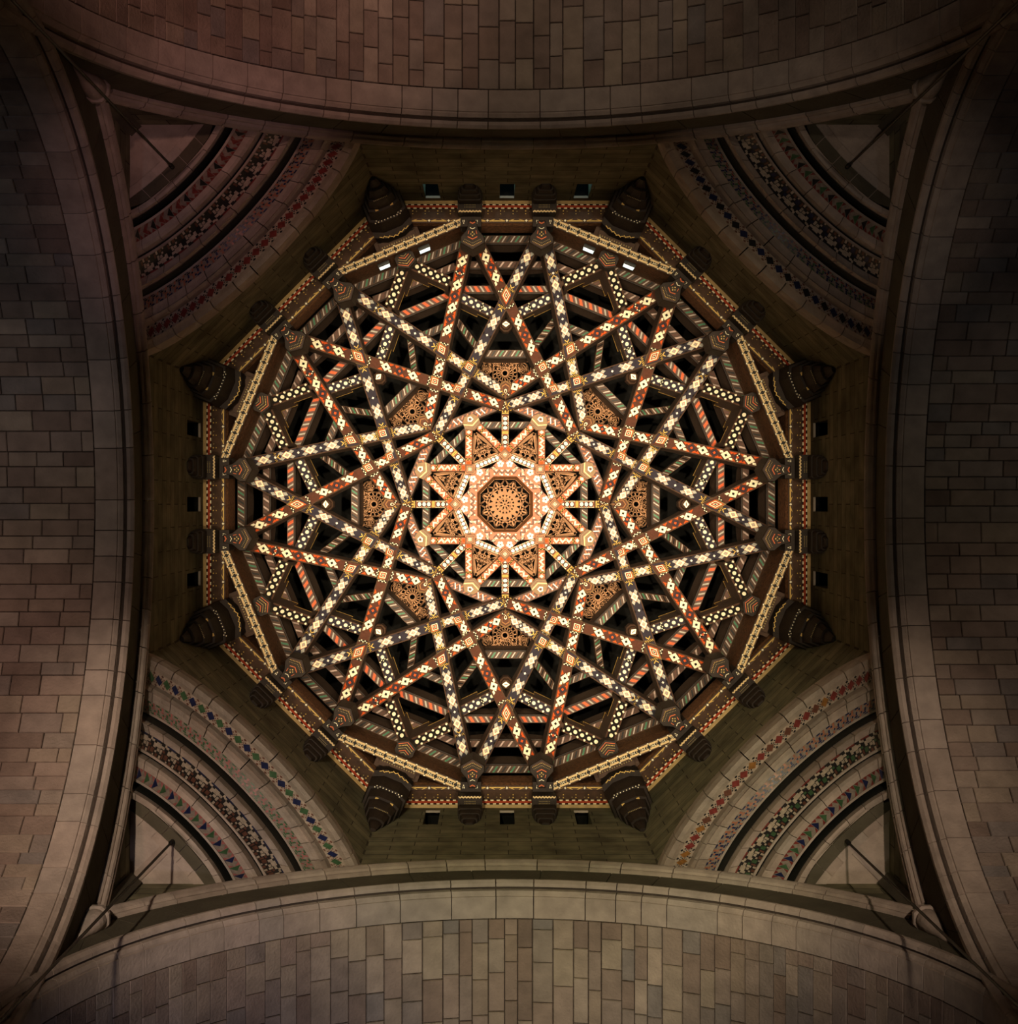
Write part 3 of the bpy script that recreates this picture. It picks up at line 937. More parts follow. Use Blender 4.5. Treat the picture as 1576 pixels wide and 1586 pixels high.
HSIDE = ['top', 'just right of top', 'upper right', 'just above right', 'right', 'just below right', 'lower right', 'just right of bottom', 'bottom',
         'just left of bottom', 'lower left', 'just below left', 'left', 'just above left', 'upper left', 'just left of top']
for i in range(16):
    ang = 22.5 * i
    hs = HSIDE[i]
    if i % 2 == 0:
        tie('ring_tie', 'outermost grey and green hatched tie on the %s side' % hs, 'outer hatched ties', ang, 7.44, 0.85, 40.2, .21, 1.5)
    else:
        tie('ring_tie', 'long outermost green hatched tie with arched grey flank, %s' % hs, 'outer hatched ties', ang, 7.24, 1.86, 40.2, .21, 1.75)
    tie('ring_tie', 'dull mauve hatched tie in the second ring, %s' % hs, 'second ring of mauve ties', ang, 6.9, 1.25, 41.25, .19, 1.3, 'pink')
    tie('ring_tie', 'bright orange hatched tie in the third ring, %s' % hs, 'third ring of orange ties', ang, 6.32, 1.22, 42.0, .20, 1.7, 'orange')
    if i % 2 == 1:
        tie('ring_tie', 'short green hatched tie in the fourth ring, %s' % hs, 'fourth ring of short ties', ang, 5.62, .42, 42.7, .19, .9)
        for sg in (-1, 1):
            pass
    else:
        tie('ring_tie', 'green and white hatched tie framing a pierced panel, %s' % hs, 'ties over the pierced panels', ang, 4.64, .78, 43.7, .21, 2.2)
        tie('ring_tie', 'small innermost green hatched tie behind a dotted spoke, %s' % hs, 'innermost hatched ties', ang, 2.57, .80, 45.2, .20, .5, arch=False)
        for sg in (-1, 1):
            n, t = adir(ang), tdir(ang)
            A = n * (293 * 42.6 / F) + t * (sg * 82 * 42.6 / F) + UP * 42.7
            B = n * (238 * 43.6 / F) + t * (sg * 40 * 43.6 / F) + UP * 43.6
            root = empty('diagonal_strut', A, 'short green hatched diagonal strut on the %s flank of the %s panel' % ('clockwise' if sg > 0 else 'anticlockwise', hs), 'strut', 'diagonal hatched struts')
            b, du, cr = beam_mesh(A, B, .19, .8); b.build('timber', root)
            p = Paint(A, du, cr); hatch(p, (B - A).length, .19, 'green'); p.build(root)

# --- boards with lattice-patterned strips between brackets, dotted beams, small brackets, lamps
for i in range(8):
    ang = 22.5 + 45 * i
    n, t = adir(ang), tdir(ang); hs = HSIDE[(2 * i + 1) % 16]
    root = empty('fascia_board', n * 7.24 + UP * 37.8, 'tall mottled red-brown board edged with a cream chain pattern, %s' % hs, 'board', 'boards between the brackets')
    b = MB(); b.box(n * 7.30 + UP * 39.0, t, n, UP, 1.93, .06, 1.22, 'mottled'); b.build('board', root)
    b = MB(); b.box(n * 7.24 + UP * 37.80, t, n, UP, 1.84, .115, .05, 'wood'); ed = b.build('strip', root)
    p = Paint(n * 7.24 - t * 1.84 + UP * 37.75, t, n, -UP)
    hwp = .085
    p.rect(.03, 3.65, -hwp, hwp, 'p_chain', 1)
    cnt = 13
    for j in range(cnt):
        u = 3.68 * (j + .5) / cnt; du_ = 3.68 / cnt
        p.dia(u - du_ / 2, 0, .062, .062, 'p_black', 3)
        for q in (1, -1): p.poly([(u - du_ * .62, q * hwp * 1.1), (u - du_ * .38, q * hwp * 1.1), (u - du_ * .5, q * hwp * .35)], 'wood_dark', 2); p.dia(u - du_ / 2, q * hwp * 1.05, .03, .022, 'p_cream', 3)
        p.poly([(u - .10, -.035), (u + .10, -.035), (u + .06, 0), (u + .10, .035), (u - .10, .035), (u - .06, 0)], 'p_black', 2)
        p.poly([(u - .05, -.03), (u - .01, 0), (u - .05, .03), (u - .03, .03), (u + .01, 0), (u - .03, -.03)], 'p_cream', 3)
        p.poly([(u + .05, -.03), (u + .01, 0), (u + .05, .03), (u + .07, .03), (u + .03, 0), (u + .07, -.03)], 'p_cream', 3)
    p.build(ed)
    # notched plank behind
    b = MB(); b.box(n * 7.62 + UP * 38.45, t, n, UP, .62, .26, .05, 'wood'); o = b.build('rear_plank', root)
    for x in (-.38, 0, .38):
        b = MB(); b.box(n * 7.58 + t * x + UP * 38.37, t, n, UP, .10, .10, .035, 'wood_dark'); b.build('notch_block', root)
    # small bracket
    root = empty('small_bracket', n * 7.1 + UP * 38.9, 'small dark pentagonal bracket with red and dotted chevrons, %s' % hs, 'bracket', 'small brackets on the boards')
    zz = 38.6
    def sp(x, r): return n * (r * zz / F) + t * (x * zz / F) + UP * zz
    out = [(-9, 425), (9, 425), (15, 417), (15, 404), (0, 396), (-15, 404), (-15, 417)]
    b = MB(); b.solid([[sp(x, r) for x, r in out], [sp(x, r) + UP * .5 for x, r in out]], 'wood_dark'); sh = b.build('shield', root)
    p = Paint(V(0, 0, zz), t, n, -UP)
    K_ = zz / F
    def chev(y0, hw_, th, key, lv=1, dots=False):
        for q in (1, -1):
            if dots:
                for m_ in range(6):
                    x = q * hw_ * (m_ + .3) / 6
                    yy = y0 + abs(x) * .55
                    p.dia(x * K_, yy * K_, .8 * K_, .8 * K_, key, lv)
            else:
                p.poly([(0, y0 * K_), (q * hw_ * K_, (y0 + hw_ * .55) * K_), (q * hw_ * K_, (y0 + hw_ * .55 + th) * K_), (0, (y0 + th) * K_)], key, lv)
    chev(399, 13, 1.2, 'p_orange'); chev(403.5, 12, 1, 'p_yellow', dots=True); chev(407.5, 10.5, 1, 'p_olive'); chev(411.5, 8, 1.5, 'p_orange'); chev(415.5, 5, 1, 'p_olive')
    p.build(sh)
    # dotted beams left and right of the small bracket
    for sg in (-1, 1):
        for seg, (x0, y0, x1, y1, z0, z1) in enumerate(((7, -400, 79, -345, 39.25, 40.1), (58.5, -322, 119, -262, 41.0, 42.0))):
            # offsets given in the frame of the bracket axis (tangential, radial)
            if seg == 0: (ra, ta), (rb, tb) = (402, 6), (351, 60)
            else: (ra, ta), (rb, tb) = (323, 60), (266, 112)
            if seg == 0:
                pa = V(150, -373, 0); pb_ = V(88, -344, 0)
            else:
                pa = V(76, -324, 0); pb_ = V(3, -288, 0)
            # measured for the axis at 22.5 degrees, going anticlockwise; rotate / mirror
            def conv(v, z):
                r = sqrt(v.x ** 2 + v.y ** 2); aa = math.degrees(math.atan2(v.x, -v.y)) - 22.5
                return P(r, ang + aa * sg, z)
            A, B = conv(pa, z0), conv(pb_, z1)
            d_ = 'clockwise' if sg < 0 else 'anticlockwise'
            root = empty('dotted_beam', A, '%s brown beam with cream dots, %s flank of the small bracket %s' % ('lower' if seg == 0 else 'upper', d_, hs), 'beam', 'dotted beams round the dome')
            hh = 1.9 if seg == 0 else 1.5
            b, du, cr = beam_mesh(A, B, .29, hh, prof=lambda s_: 1.0 - (.45 if .45 < s_ < .9 else 0), n=12)
            b.build('timber', root)
            Lb = (B - A).length
            p = Paint(A, du, cr)
            p.rect(0.02, Lb - .02, -.115, .115, 'p_navy' if seg else 'p_brown', 1)
            if seg == 0: p.rect(0.02, Lb - .02, -.10, .10, 'p_black', 2)
            cnt = max(3, int(Lb / .28))
            for j in range(cnt):
                u = .12 + (Lb - .2) * (j + .5) / cnt
                p.disc(u, 0, .054, 'p_cream', 4, 10, 1.2)
                for q in (1, -1): p.dia(u + (Lb - .2) / cnt / 2, q * .098, .045, .038, 'p_cream', 4)
            for uu in ((.07,) if seg == 0 else (.07, Lb * .52)):
                p.rect(uu - .05, uu + .05, -.12, .12, 'p_black', 5)
                for j in range(5):
                    p.dia(uu + (.022 if j % 2 else -.022), -.10 + .05 * j, .024, .02, 'p_cream', 6)
            p.build(root)
            g = MB()
            gl = []
            for s_ in (0.2, .55, .9):
                pp = A + (B - A) * s_
                gl.append(pp)
            inn = cr if (cr.dot(-V(A.x, A.y, 0)) > 0) else -cr
            for s0_, s1_, h0_, h1_ in ((0, .45, hh, hh), (.45, .46, hh, hh * .55), (.46, .9, hh * .55, hh * .55), (.9, 1, hh, hh)):
                a_ = A + (B - A) * s0_ + inn * .15 + UP * (h0_ - .07); c_2 = A + (B - A) * s1_ + inn * .15 + UP * (h1_ - .07)
                g.face([a_, c_2, c_2 + UP * .08, a_ + UP * .08], 'gold')
                g.face([a_, c_2, c_2 - inn * .05, a_ - inn * .05], 'gold')
            g.build('gilt_edge', root, kind='stuff')
            if seg == 0:
                g = MB()
                kc = B + du * .12 + UP * .12
                g.solid([[kc + du * xx + cr * (rr * cos(a_)) + UP * (rr * sin(a_)) for a_ in [2 * pi * j / 10 for j in range(10)]] for xx, rr in ((-.12, .07), (-.02, .10), (.06, .10), (.11, .05))], 'wood')
                g.build('end_knob', root, smooth=True)
    if i in (0, 7):
        for sg in (-1, 1):
            x = 33.5 * sg * 39.1 / F
            root = empty('tube_lamp', n * 7.17 + t * x + UP * 39.1, 'small white lit tube lamp on the brown board %s, %s one' % (hs, 'clockwise' if sg > 0 else 'anticlockwise'), 'lamp', 'white tube lamps')
            b = MB(); b.box(n * 7.18 + t * x + UP * 38.95, t, n, UP, .16, .05, .19, 'metal'); b.build('housing', root)
            b = MB(); b.box(n * 7.125 + t * x + UP * 39.03, t, n, UP, .145, .012, .10, 'lamp'); b.build('diffuser', root)
            b = MB(); b.box(n * 7.125 + t * x + UP * 38.79, t, n, UP, .15, .012, .02, 'lamp'); b.build('lower_edge', root)

# --- cornice
for i in range(8):
    n, t = frame_of(i)
    root = empty('cornice', n * 8 + UP * 38.2, 'gilt, red and white checkered timber cornice along the %s side' % SIDE[i], 'cornice', 'cornice lengths of the octagon')
    H_ = lambda D: D * tan(rad(22.5))
    zc_ = 38.32
    def strip(D0, D1, z0, z1, key, name, up=.15):
        b = MB()
        lo = [n * D0 - t * H_(D0) + UP * z0, n * D0 + t * H_(D0) + UP * z0, n * D1 + t * H_(D1) + UP * z1, n * D1 - t * H_(D1) + UP * z1]
        b.solid([lo, [q + UP * up for q in lo]], key)
        return b.build(name, root)
    strip(8.0, 7.92, 38.28, 38.30, 'gold', 'gilt_moulding')
    sb = strip(7.92, 7.50, zc_, 38.22, 'wood', 'soffit_board')
    p_s = strip(7.50, 7.38, 38.10, 38.10, 'wood', 'inner_rail')
    strip(7.38, 7.34, 38.14, 38.3, 'mottled', 'fascia', 1.0)
    P0_ = n * 7.92 + UP * (zc_ - .002)
    dn = (n * (7.50 - 7.92) + UP * (38.22 - zc_)).normalized()
    p = Paint(P0_, t, dn, -UP)
    Hh = H_(7.5) - .05
    p.rect(-Hh, Hh, .035, .13, 'p_red', 1)
    m_ = int(2 * Hh / .165)
    for j in range(m_):
        u = -Hh + (j + .5) * 2 * Hh / m_
        p.rect(u - .045, u + .035, .005, .04, 'p_cream', 2)
        p.rect(u + .04, u + .11, .005, .04, 'p_black', 2)
        p.rect(u + .02, u + .10, .10, .14, 'p_cream', 2)
        p.rect(u - .06, u + .0, .11, .15, 'p_black', 2)
        if j % 2:
            p.dia(u, .20, .022, .022, 'p_yellow', 2); p.dia(u, .28, .018, .018, 'p_yellow', 2)
            p.dia(u + .1, .21, .02, .02, 'p_olive', 2)
    p.build(sb)
    p = Paint(n * 7.50 + UP * 38.10, t, -n, -UP)
    m_ = int(2 * Hh / .5)
    for j in range(m_):
        u = -Hh + (j + .5) * 2 * Hh / m_; q = Hh / m_
        p.rect(u - q * .8, u + q * .8, .055, .085, 'p_yellow', 1)
        for s_ in (-1, 1):
            p.poly([(u + s_ * q * .78, .06), (u + s_ * q * .3, .02), (u + s_ * q * .2, .02), (u + s_ * q * .5, .06)], 'p_yellow', 1)
        p.dia(u + q, .06, .035, .035, 'p_cream', 1)
    p.build(p_s)

# --- sixteen carved brackets
for i in range(8):
    n, t = frame_of(i)
    for sg in (-1, 1):
        which = 'anticlockwise' if sg < 0 else 'clockwise'
        c0 = n * 8 + t * (sg * .955)
        root = empty('carved_bracket', c0 + UP * 38, 'dark carved bracket with dotted chevron shield, the %s one of the %s side' % (which, SIDE[i]), 'bracket', 'carved brackets under the lattice')
        b = MB()
        def lp(z, d, w, c=.04):   # footprint at height z: depth d from the wall, half width w
            b_ = [(-w, 0), (-w, d - c), (-w + c, d), (w - c, d), (w, d - c), (w, 0)]
            return [c0 + t * x - n * y + UP * z for x, y in b_]
        steps = [(36.25, .05, .10), (36.45, .10, .17), (36.45, .13, .20), (36.7, .17, .24), (36.7, .20, .26), (36.95, .24, .28), (36.95, .27, .29), (37.25, .30, .305), (37.25, .52, .315), (37.75, .54, .315)]
        for (za, da, wa), (zb, db, wb) in zip(steps[::2], steps[1::2]):
            b.solid([lp(za, da, wa, min(.04, da * .5)), lp(zb, db, wb, min(.04, db * .5))], 'wood_dark')
        cb = b.build('corbel', root)
        p = Paint(c0 + UP * 37.25, t, -n, -UP)
        hw_ = .29; m_ = 14
        for j in range(m_):
            u0 = -hw_ + 2 * hw_ * j / m_; u1 = u0 + 2 * hw_ / m_
            a_, b2 = (.475, .50) if j % 2 else (.50, .475)
            p.poly([(u0, a_ - .02), (u1, b2 - .02), (u1, b2 + .02), (u0, a_ + .02)], 'p_chain', 1)
        for yy in (.38, .325):
            for j in range(8): p.dia(-.13 + .037 * j, yy, .009, .018, 'p_olive', 1)
        p.build(cb)
        b = MB(); b.box(n * 7.36 + t * (sg * .94) + UP * 38.1, t, n, UP, .27, .15, .40, 'wood_dark'); b.build('neck', root)
        # three lobed consoles
        for x, r0, r1 in ((-.17, 7.42, 7.28), (0, 7.40, 7.22), (.17, 7.42, 7.28)):
            b = MB(); cc = n * ((r0 + r1) / 2 - .02) + t * (sg * .955 + x) + UP * 37.70
            b.solid([[cc + t * (xx * .05 * s_) + n * (yy * .09 * s_) + UP * zz for xx, yy in ((-1, .3), (-.5, 1), (.5, 1), (1, .3), (.4, -1), (-.4, -1))] for s_, zz in ((.75, 0), (1.05, .12), (1.1, .2))], 'p_red')
            lb_ = b.build('console', root)
            p = Paint(cc, t, n, -UP)
            p.dia(-.018, .02, .012, .035, 'p_cream', 1); p.dia(.018, .02, .012, .035, 'p_cream', 1); p.dia(0, -.035, .016, .02, 'p_cream', 1)
            p.build(lb_)
        # shield pendant
        zz = 37.60; ax = -adir(45 * i + sg * 7.0)
        orig = c0
        K_ = zz / F
        cx = sg * 53.5
        def sp2(x, r, dz=0): return n * (r * K_) + t * ((cx + x) * K_) + UP * (zz + dz)
        out = [(-6, 440), (6, 440), (9, 426), (19, 414), (19, 405), (0, 394), (-19, 405), (-19, 414), (-9, 426)]
        b = MB(); b.solid([[sp2(x * .93, (r - 412) * .93 + 412, 0) for x, r in out], [sp2(x, r, .06) for x, r in out], [sp2(x, r, 1.1) for x, r in out]], 'wood_dark')
        sh = b.build('shield', root)
        p = Paint(n * 0 + t * (cx * K_) + UP * zz, t, n, -UP)
        def chev2(y0, hw2, th, key, lv=1, dots=0):
            for q in (1, -1):
                if dots:
                    for m2 in range(dots):
                        x = q * hw2 * (m2 + .4) / dots
                        p.dia(x * K_, (y0 + abs(x) * .5) * K_, .62 * K_, .72 * K_, key, lv)
                else:
                    p.poly([(0, y0 * K_), (q * hw2 * K_, (y0 + hw2 * .5) * K_), (q * hw2 * K_, (y0 + hw2 * .5 + th) * K_), (0, (y0 + th) * K_)], key, lv)
        chev2(398, 14, 1, 'p_brown'); chev2(400.5, 15, 1, 'p_yellow', dots=7); chev2(404.5, 13, 1, 'p_olive', dots=6); chev2(410, 7.5, 1.6, 'p_orange'); chev2(426, 4, 1, 'p_cream'); chev2(434, 4, 2, 'p_orange')
        p.dia(-2.6 * K_, 418.5 * K_, 1.5 * K_, 1.5 * K_, 'p_olive', 1); p.dia(2.6 * K_, 418.5 * K_, 1.5 * K_, 1.5 * K_, 'p_olive', 1); p.dia(0, 416 * K_, 1.3 * K_, 1.3 * K_, 'p_yellow', 1); p.dia(0, 421.5 * K_, 1.3 * K_, 1.3 * K_, 'p_yellow', 1); p.poly([(-7 * K_, 419 * K_), (-6 * K_, 424 * K_), (-5 * K_, 424 * K_), (-6 * K_, 419 * K_)], 'p_orange', 1); p.poly([(7 * K_, 419 * K_), (6 * K_, 424 * K_), (5 * K_, 424 * K_), (6 * K_, 419 * K_)], 'p_orange', 1)
        p.build(sh)

# --- eight large corner brackets
for i in range(8):
    ang = 22.5 + 45 * i; n, t = adir(ang), tdir(ang); hs = HSIDE[(2 * i + 1) % 16]
    RC = 8 / cos(rad(22.5))
    root = empty('corner_bracket', n * RC + UP * 37, 'large dark stepped wooden corner bracket tapering to a point, %s' % hs, 'bracket', 'large corner brackets')
    b = MB()
    def lpc(z, d, w):
        # follows the two wall faces: outline from the wall corner
        wb = w * .9
        back = RC - w * tan(rad(22.5)) - .01
        return [n * (RC - .01) + UP * z, n * back + t * w + UP * z, n * (RC - d + w * .25) + t * w + UP * z, n * (RC - d) + t * (w * .45) + UP * z, n * (RC - d) - t * (w * .45) + UP * z, n * (RC - d + w * .25) - t * w + UP * z, n * back - t * w + UP * z]
    steps = [(35.45, .10, .07, 35.85, .22, .16), (35.85, .27, .20, 36.2, .40, .27), (36.2, .44, .31, 36.6, .56, .37), (36.6, .62, .41, 37.05, .74, .44), (37.05, .80, .50, 37.6, .95, .54), (37.6, 1.12, .52, 38.0, 1.15, .52)]
    for (za, da, wa, zb, db, wb_) in steps:
        b.solid([lpc(za, da, wa), lpc(zb, db, wb_)], 'wood_dark')
    cb = b.build('corbel_stack', root)
    def pat(zs, D, w, kind, key):
        p = Paint(n * (RC - D) + UP * zs, t, n, -UP)
        if kind == 'dots':
            for r_ in range(2):
                for j in range(9): p.dia(-w + 2 * w * (j + (.5 if r_ else 0)) / 8.5, .05 * r_, .017, .02, key, 1)
        elif kind == 'wave':
            m_ = 12
            for j in range(m_):
                u0 = -w + 2 * w * j / m_; u1 = u0 + 2 * w / m_; a_, b2 = (0, .035) if j % 2 else (.035, 0)
                kk = .12 * (1 - abs((u0 + u1) / 2) / w)
                p.poly([(u0, a_ - .012 - kk), (u1, b2 - .012 - kk), (u1, b2 + .012 - kk), (u0, a_ + .012 - kk)], key, 1)
        else:
            for x in (-w, w): p.rect(x - .04, x + .04, 0, .05, key, 1)
        p.build(cb)
    pat(36.60, .58, .2, 'blocks', 'p_yellow'); pat(37.05, .76, .36, 'dots', 'p_cream'); pat(37.6, 1.04, .40, 'wave', 'p_yellow')
    pat(36.2, .41, .18, 'dots', 'p_olive')
    b = MB(); b.box(n * 7.50 + UP * 38.2, t, n, UP, .50, .09, .1, 'wood'); o = b.build('head_rail', root)
    p = Paint(n * 7.45 + UP * 38.1, t, n, -UP)
    for j in range(14): p.rect(-.46 + .068 * j, -.43 + .068 * j, -.02, .02, 'p_olive', 1)
    p.build(o)

# --- pendants behind the first crossings
for i in range(8):
    n, t = frame_of(i)
    c = P(279, 45 * i, 41.4)
    root = empty('pendant_boss', c, 'small turned pendant with cream diamond hanging behind the crossing beams toward the %s' % SIDE[i], 'pendant', 'turned pendants')
    b = MB()
    b.solid([[c + V(rr * cos(a_), rr * sin(a_), zz) for a_ in [2 * pi * j / 8 + pi / 8 for j in range(8)]] for zz, rr in ((-.02, .08), (.05, .13), (.25, .15), (.32, .19), (.8, .19))], 'wood')
    b.build('knob', root)
    p = Paint(c - UP * .02, t, n, -UP); p.dia(0, 0, .11, .085, 'p_cream', 1); p.rect(-.05, .05, -.012, .012, 'p_brown', 2); p.build(root)

# --- fretwork (pierced) screens
def bar(b, a, c, w, th=.04, key='fret'):
    d = (c - a); L = d.length
    if L < 1e-4: return
    d.normalize(); cr = UP.cross(d).normalized()
    m_ = (a + c) / 2
    lo = [m_ - d * L / 2 - cr * w / 2, m_ + d * L / 2 - cr * w / 2, m_ + d * L / 2 + cr * w / 2, m_ - d * L / 2 + cr * w / 2]
    b.solid([lo, [q + UP * th for q in lo]], key)


def ringbars(b, c, r, w, n_=16, th=.04, key='fret', e=1.0):
    pts = [c + V(r * cos(2 * pi * j / n_), r * e * sin(2 * pi * j / n_), 0) for j in range(n_)]
    for j in range(n_): bar(b, pts[j], pts[(j + 1) % n_], w, th, key)


for i in range(8):
    n, t = frame_of(i); ang = 45 * i
    zz = 45.6; K_ = zz / F
    root = empty('fretwork_screen', n * (205 * K_) + UP * zz, 'trapezoid pierced fretwork screen with interlaced circles, toward the %s' % SIDE[i], 'screen', 'trapezoid fretwork screens')
    def q_(x, r, dz=0): return n * (r * K_) + t * (x * K_) + UP * (zz + dz)
    b = MB()
    fr = [(-37, 222), (37, 222), (56, 207), (10, 172), (-10, 172), (-56, 207)]
    for (x0, r0), (x1, r1) in zip(fr, fr[1:] + fr[:1]): bar(b, q_(x0, r0, -.02), q_(x1, r1, -.02), .07, .1)
    b.build('frame', root)
    g = MB(); g.solid([[q_(x, r, -.06) for x, r in ((-37, 223), (37, 223), (37, 221.5), (-37, 221.5))], [q_(x, r, .0) for x, r in ((-37, 223), (37, 223), (37, 221.5), (-37, 221.5))]], 'gold'); g.build('gilt_edge', root)
    b = MB()
    for (cx, cr_, rr) in ((0, 203, 13), (0, 203, 7), (-27, 211, 8), (27, 211, 8), (-27, 211, 4), (27, 211, 4), (0, 203, 19)):
        ringbars(b, q_(cx, cr_), rr * K_, .035, 14)
    for j in range(16):
        a_ = 2 * pi * j / 16
        x0, r0 = 4 * cos(a_), 203 + 4 * sin(a_)
        x1, r1 = 18 * cos(a_ + .5), 203 + 17 * sin(a_ + .5)
        bar(b, q_(x0, r0), q_(x1, r1), .032)
    for x in range(-34, 35, 7):
        bar(b, q_(x, 221), q_(x * .6 + 5, 212), .03); bar(b, q_(x, 221), q_(x * .6 - 9, 210), .03)
    for sg in (-1, 1):
        for j in range(5):
            bar(b, q_(sg * (20 + 7 * j), 221 - 2.4 * j), q_(sg * (18 + 6 * j), 186 + 4.2 * j), .032)
            bar(b, q_(sg * (18 + 8 * j), 218 - 2.5 * j), q_(sg * (28 + 5 * j), 195 + 2.5 * j), .032)
    b.build('fretwork_lattice', root)

# --- hub
ZH = 45.4; KH = ZH / F
# weave ring (octagon with side centres at 22.5)
for i in range(8):
    ang = 22.5 + 45 * i; n, t = adir(ang), tdir(ang); hs = HSIDE[(2 * i + 1) % 16]
    zz = 44.45; D = 146 * zz / F
    hf = D * tan(rad(22.5)) - .05
    root = empty('compression_beam', n * D + UP * zz, 'ring beam painted with orange and white basket weave, %s' % hs, 'beam', 'basket weave ring beams')
    a = n * D - t * hf + UP * zz; c = n * D + t * hf + UP * zz
    b, du, cr = beam_mesh(a, c, .29, .7); b.build('timber', root)
    p = Paint(a, t, n, -UP); L_ = 2 * hf
    p.rect(.02, L_ - .02, -.12, .12, 'p_brown', 1)
    for j in range(15):
        u = (j + .5) * L_ / 15
        for v, key in ((-.06, 'p_orange'), (.05, 'p_salmon')):
            p.poly([(u - .10, v - .02), (u - .06, v - .035), (u + .02, v + .055), (u - .02, v + .07)], key, 2)
        if j in (2, 4, 5, 9, 10, 12):
            p.poly([(u - .055, .085), (u - .025, .095), (u + .055, -.075), (u + .025, -.085)], 'p_white', 3)
    p.build(root)
    # bracket head
    root = empty('star_bracket', n * (143 * .0196) + UP * 44.3, 'small pale bracket head marked with a triangle on the weave ring, %s' % hs, 'bracket', 'bracket heads on the weave ring')
    k_ = 44.2 / F
    o_ = [(-13, 131), (0, 124), (13, 131), (13, 140), (7, 149), (-7, 149), (-13, 140)]
    f_ = lambda x, r, z=44.2: n * (r * k_) + t * (x * k_) + UP * z
    b = MB(); b.solid([[f_(x, r) for x, r in o_], [f_(x, r, 44.6) for x, r in o_]], 'p_tan'); hd = b.build('head_block', root)
    p = Paint(V(0, 0, 44.2), t, n, -UP)
    def sc_poly(pts, key, lv): p.poly([(x * k_, r * k_) for x, r in pts], key, lv)
    sc_poly([(-5.5, 140), (0, 137), (5.5, 140), (3, 147), (-3, 147)], 'p_brown', 1); sc_poly([(-5, 140.5), (0, 138), (5, 140.5), (2.6, 146.4), (-2.6, 146.4)], 'p_cream', 2); sc_poly([(-2.6, 141.5), (0, 140.3), (2.6, 141.5), (1.4, 144.6), (-1.4, 144.6)], 'p_brown', 3)
    sc_poly([(-13, 131.5), (0, 125), (13, 131.5), (13, 132.6), (0, 126.4), (-13, 132.6)], 'p_umber', 1); sc_poly([(-12.5, 134.5), (0, 128.5), (12.5, 134.5), (12.5, 135.3), (0, 129.6), (-12.5, 135.3)], 'p_umber', 1); sc_poly([(-12.5, 137.5), (0, 131.5), (12.5, 137.5), (12.5, 139), (0, 133.2), (-12.5, 139)], 'p_chain', 1)
    p.build(hd)
    # two zigzag beams to the adjacent star nodes
    for sg in (-1, 1):
        A = f_(sg * 7, 131, 44.45)
        B = P(80, ang + sg * 22.5, 45.25)
        B = B + (A - B).normalized() * .10
        root = empty('zigzag_beam', A, 'salmon beam with cream zigzag, %s of the pair under the bracket head %s' % ('clockwise' if sg > 0 else 'anticlockwise', hs), 'beam', 'zigzag star beams')
        b, du, cr = beam_mesh(A, B, .225, .7, key_s='fret'); b.build('timber', root)
        p = Paint(A, du, cr); L_ = (B - A).length; hw = .098
        p.rect(0.02, L_ - .02, -hw, hw, 'p_salmon', 1)
        for j in range(3):
            u = L_ * (.32 + .17 * j)
            p.poly([(u - .10, hw * .0), (u, -hw * .95), (u + .10, hw * .0), (u + .10, hw * .9), (u, -hw * .05), (u - .10, hw * .9)], 'p_cream', 2)
            p.poly([(u - .10, hw * .0), (u, -hw * .95), (u, -hw * .75), (u - .08, hw * .05)], 'p_brown', 3)
            p.disc(u + .11, -hw * .7, .02, 'p_cream', 2, 6)
        for uu in (L_ * .20, L_ * .84):
            p.rect(uu - .035, uu + .035, -hw, hw, 'p_black', 2)
            for j in range(4): p.dia(uu + (.015 if j % 2 else -.015), -hw + hw * 2 * (j + .5) / 4, .022, .022, 'p_yellow', 3)
        p.dia(L_ * .10, 0, .07, hw * .7, 'p_cream', 2)
        p.rect(L_ * .90, L_ * .97, -hw * .5, hw * .5, 'p_hot', 2)
        p.build(root)
    # triangular fret screen between the two zigzag beams
    zt_ = 45.9; kt = zt_ / F
    root = empty('triangular_screen', n * (98 * kt) + UP * zt_, 'small triangular pierced screen between zigzag beams, %s' % hs, 'screen', 'triangular fretwork screens')
    f2 = lambda x, r, dz=0: n * (r * kt) + t * (x * kt) + UP * (zt_ + dz)
    b = MB()
    tri = [(0, 119), (-25, 77), (25, 77)]
    for (x0, r0), (x1, r1) in zip(tri, tri[1:] + tri[:1]): bar(b, f2(x0, r0), f2(x1, r1), .10, .06)
    b.build('frame', root)
    b = MB()
    for j in range(7):
        a_ = pi * (j + .5) / 7 + pi
        bar(b, f2(0, 92), f2(22 * cos(a_), 92 + 14 * sin(a_)), .03)
    ringbars(b, f2(0, 89), 5 * kt, .03, 8); ringbars(b, f2(0, 88), 10 * kt, .03, 12)
    for sg in (-1, 1):
        bar(b, f2(0, 112), f2(sg * 8, 84), .035); bar(b, f2(sg * 3, 106), f2(-sg * 12, 92), .03); bar(b, f2(sg * 20, 80), f2(-sg * 4, 99), .03); bar(b, f2(0, 98), f2(sg * 11, 95), .03)
    b.build('fretwork_lattice', root)

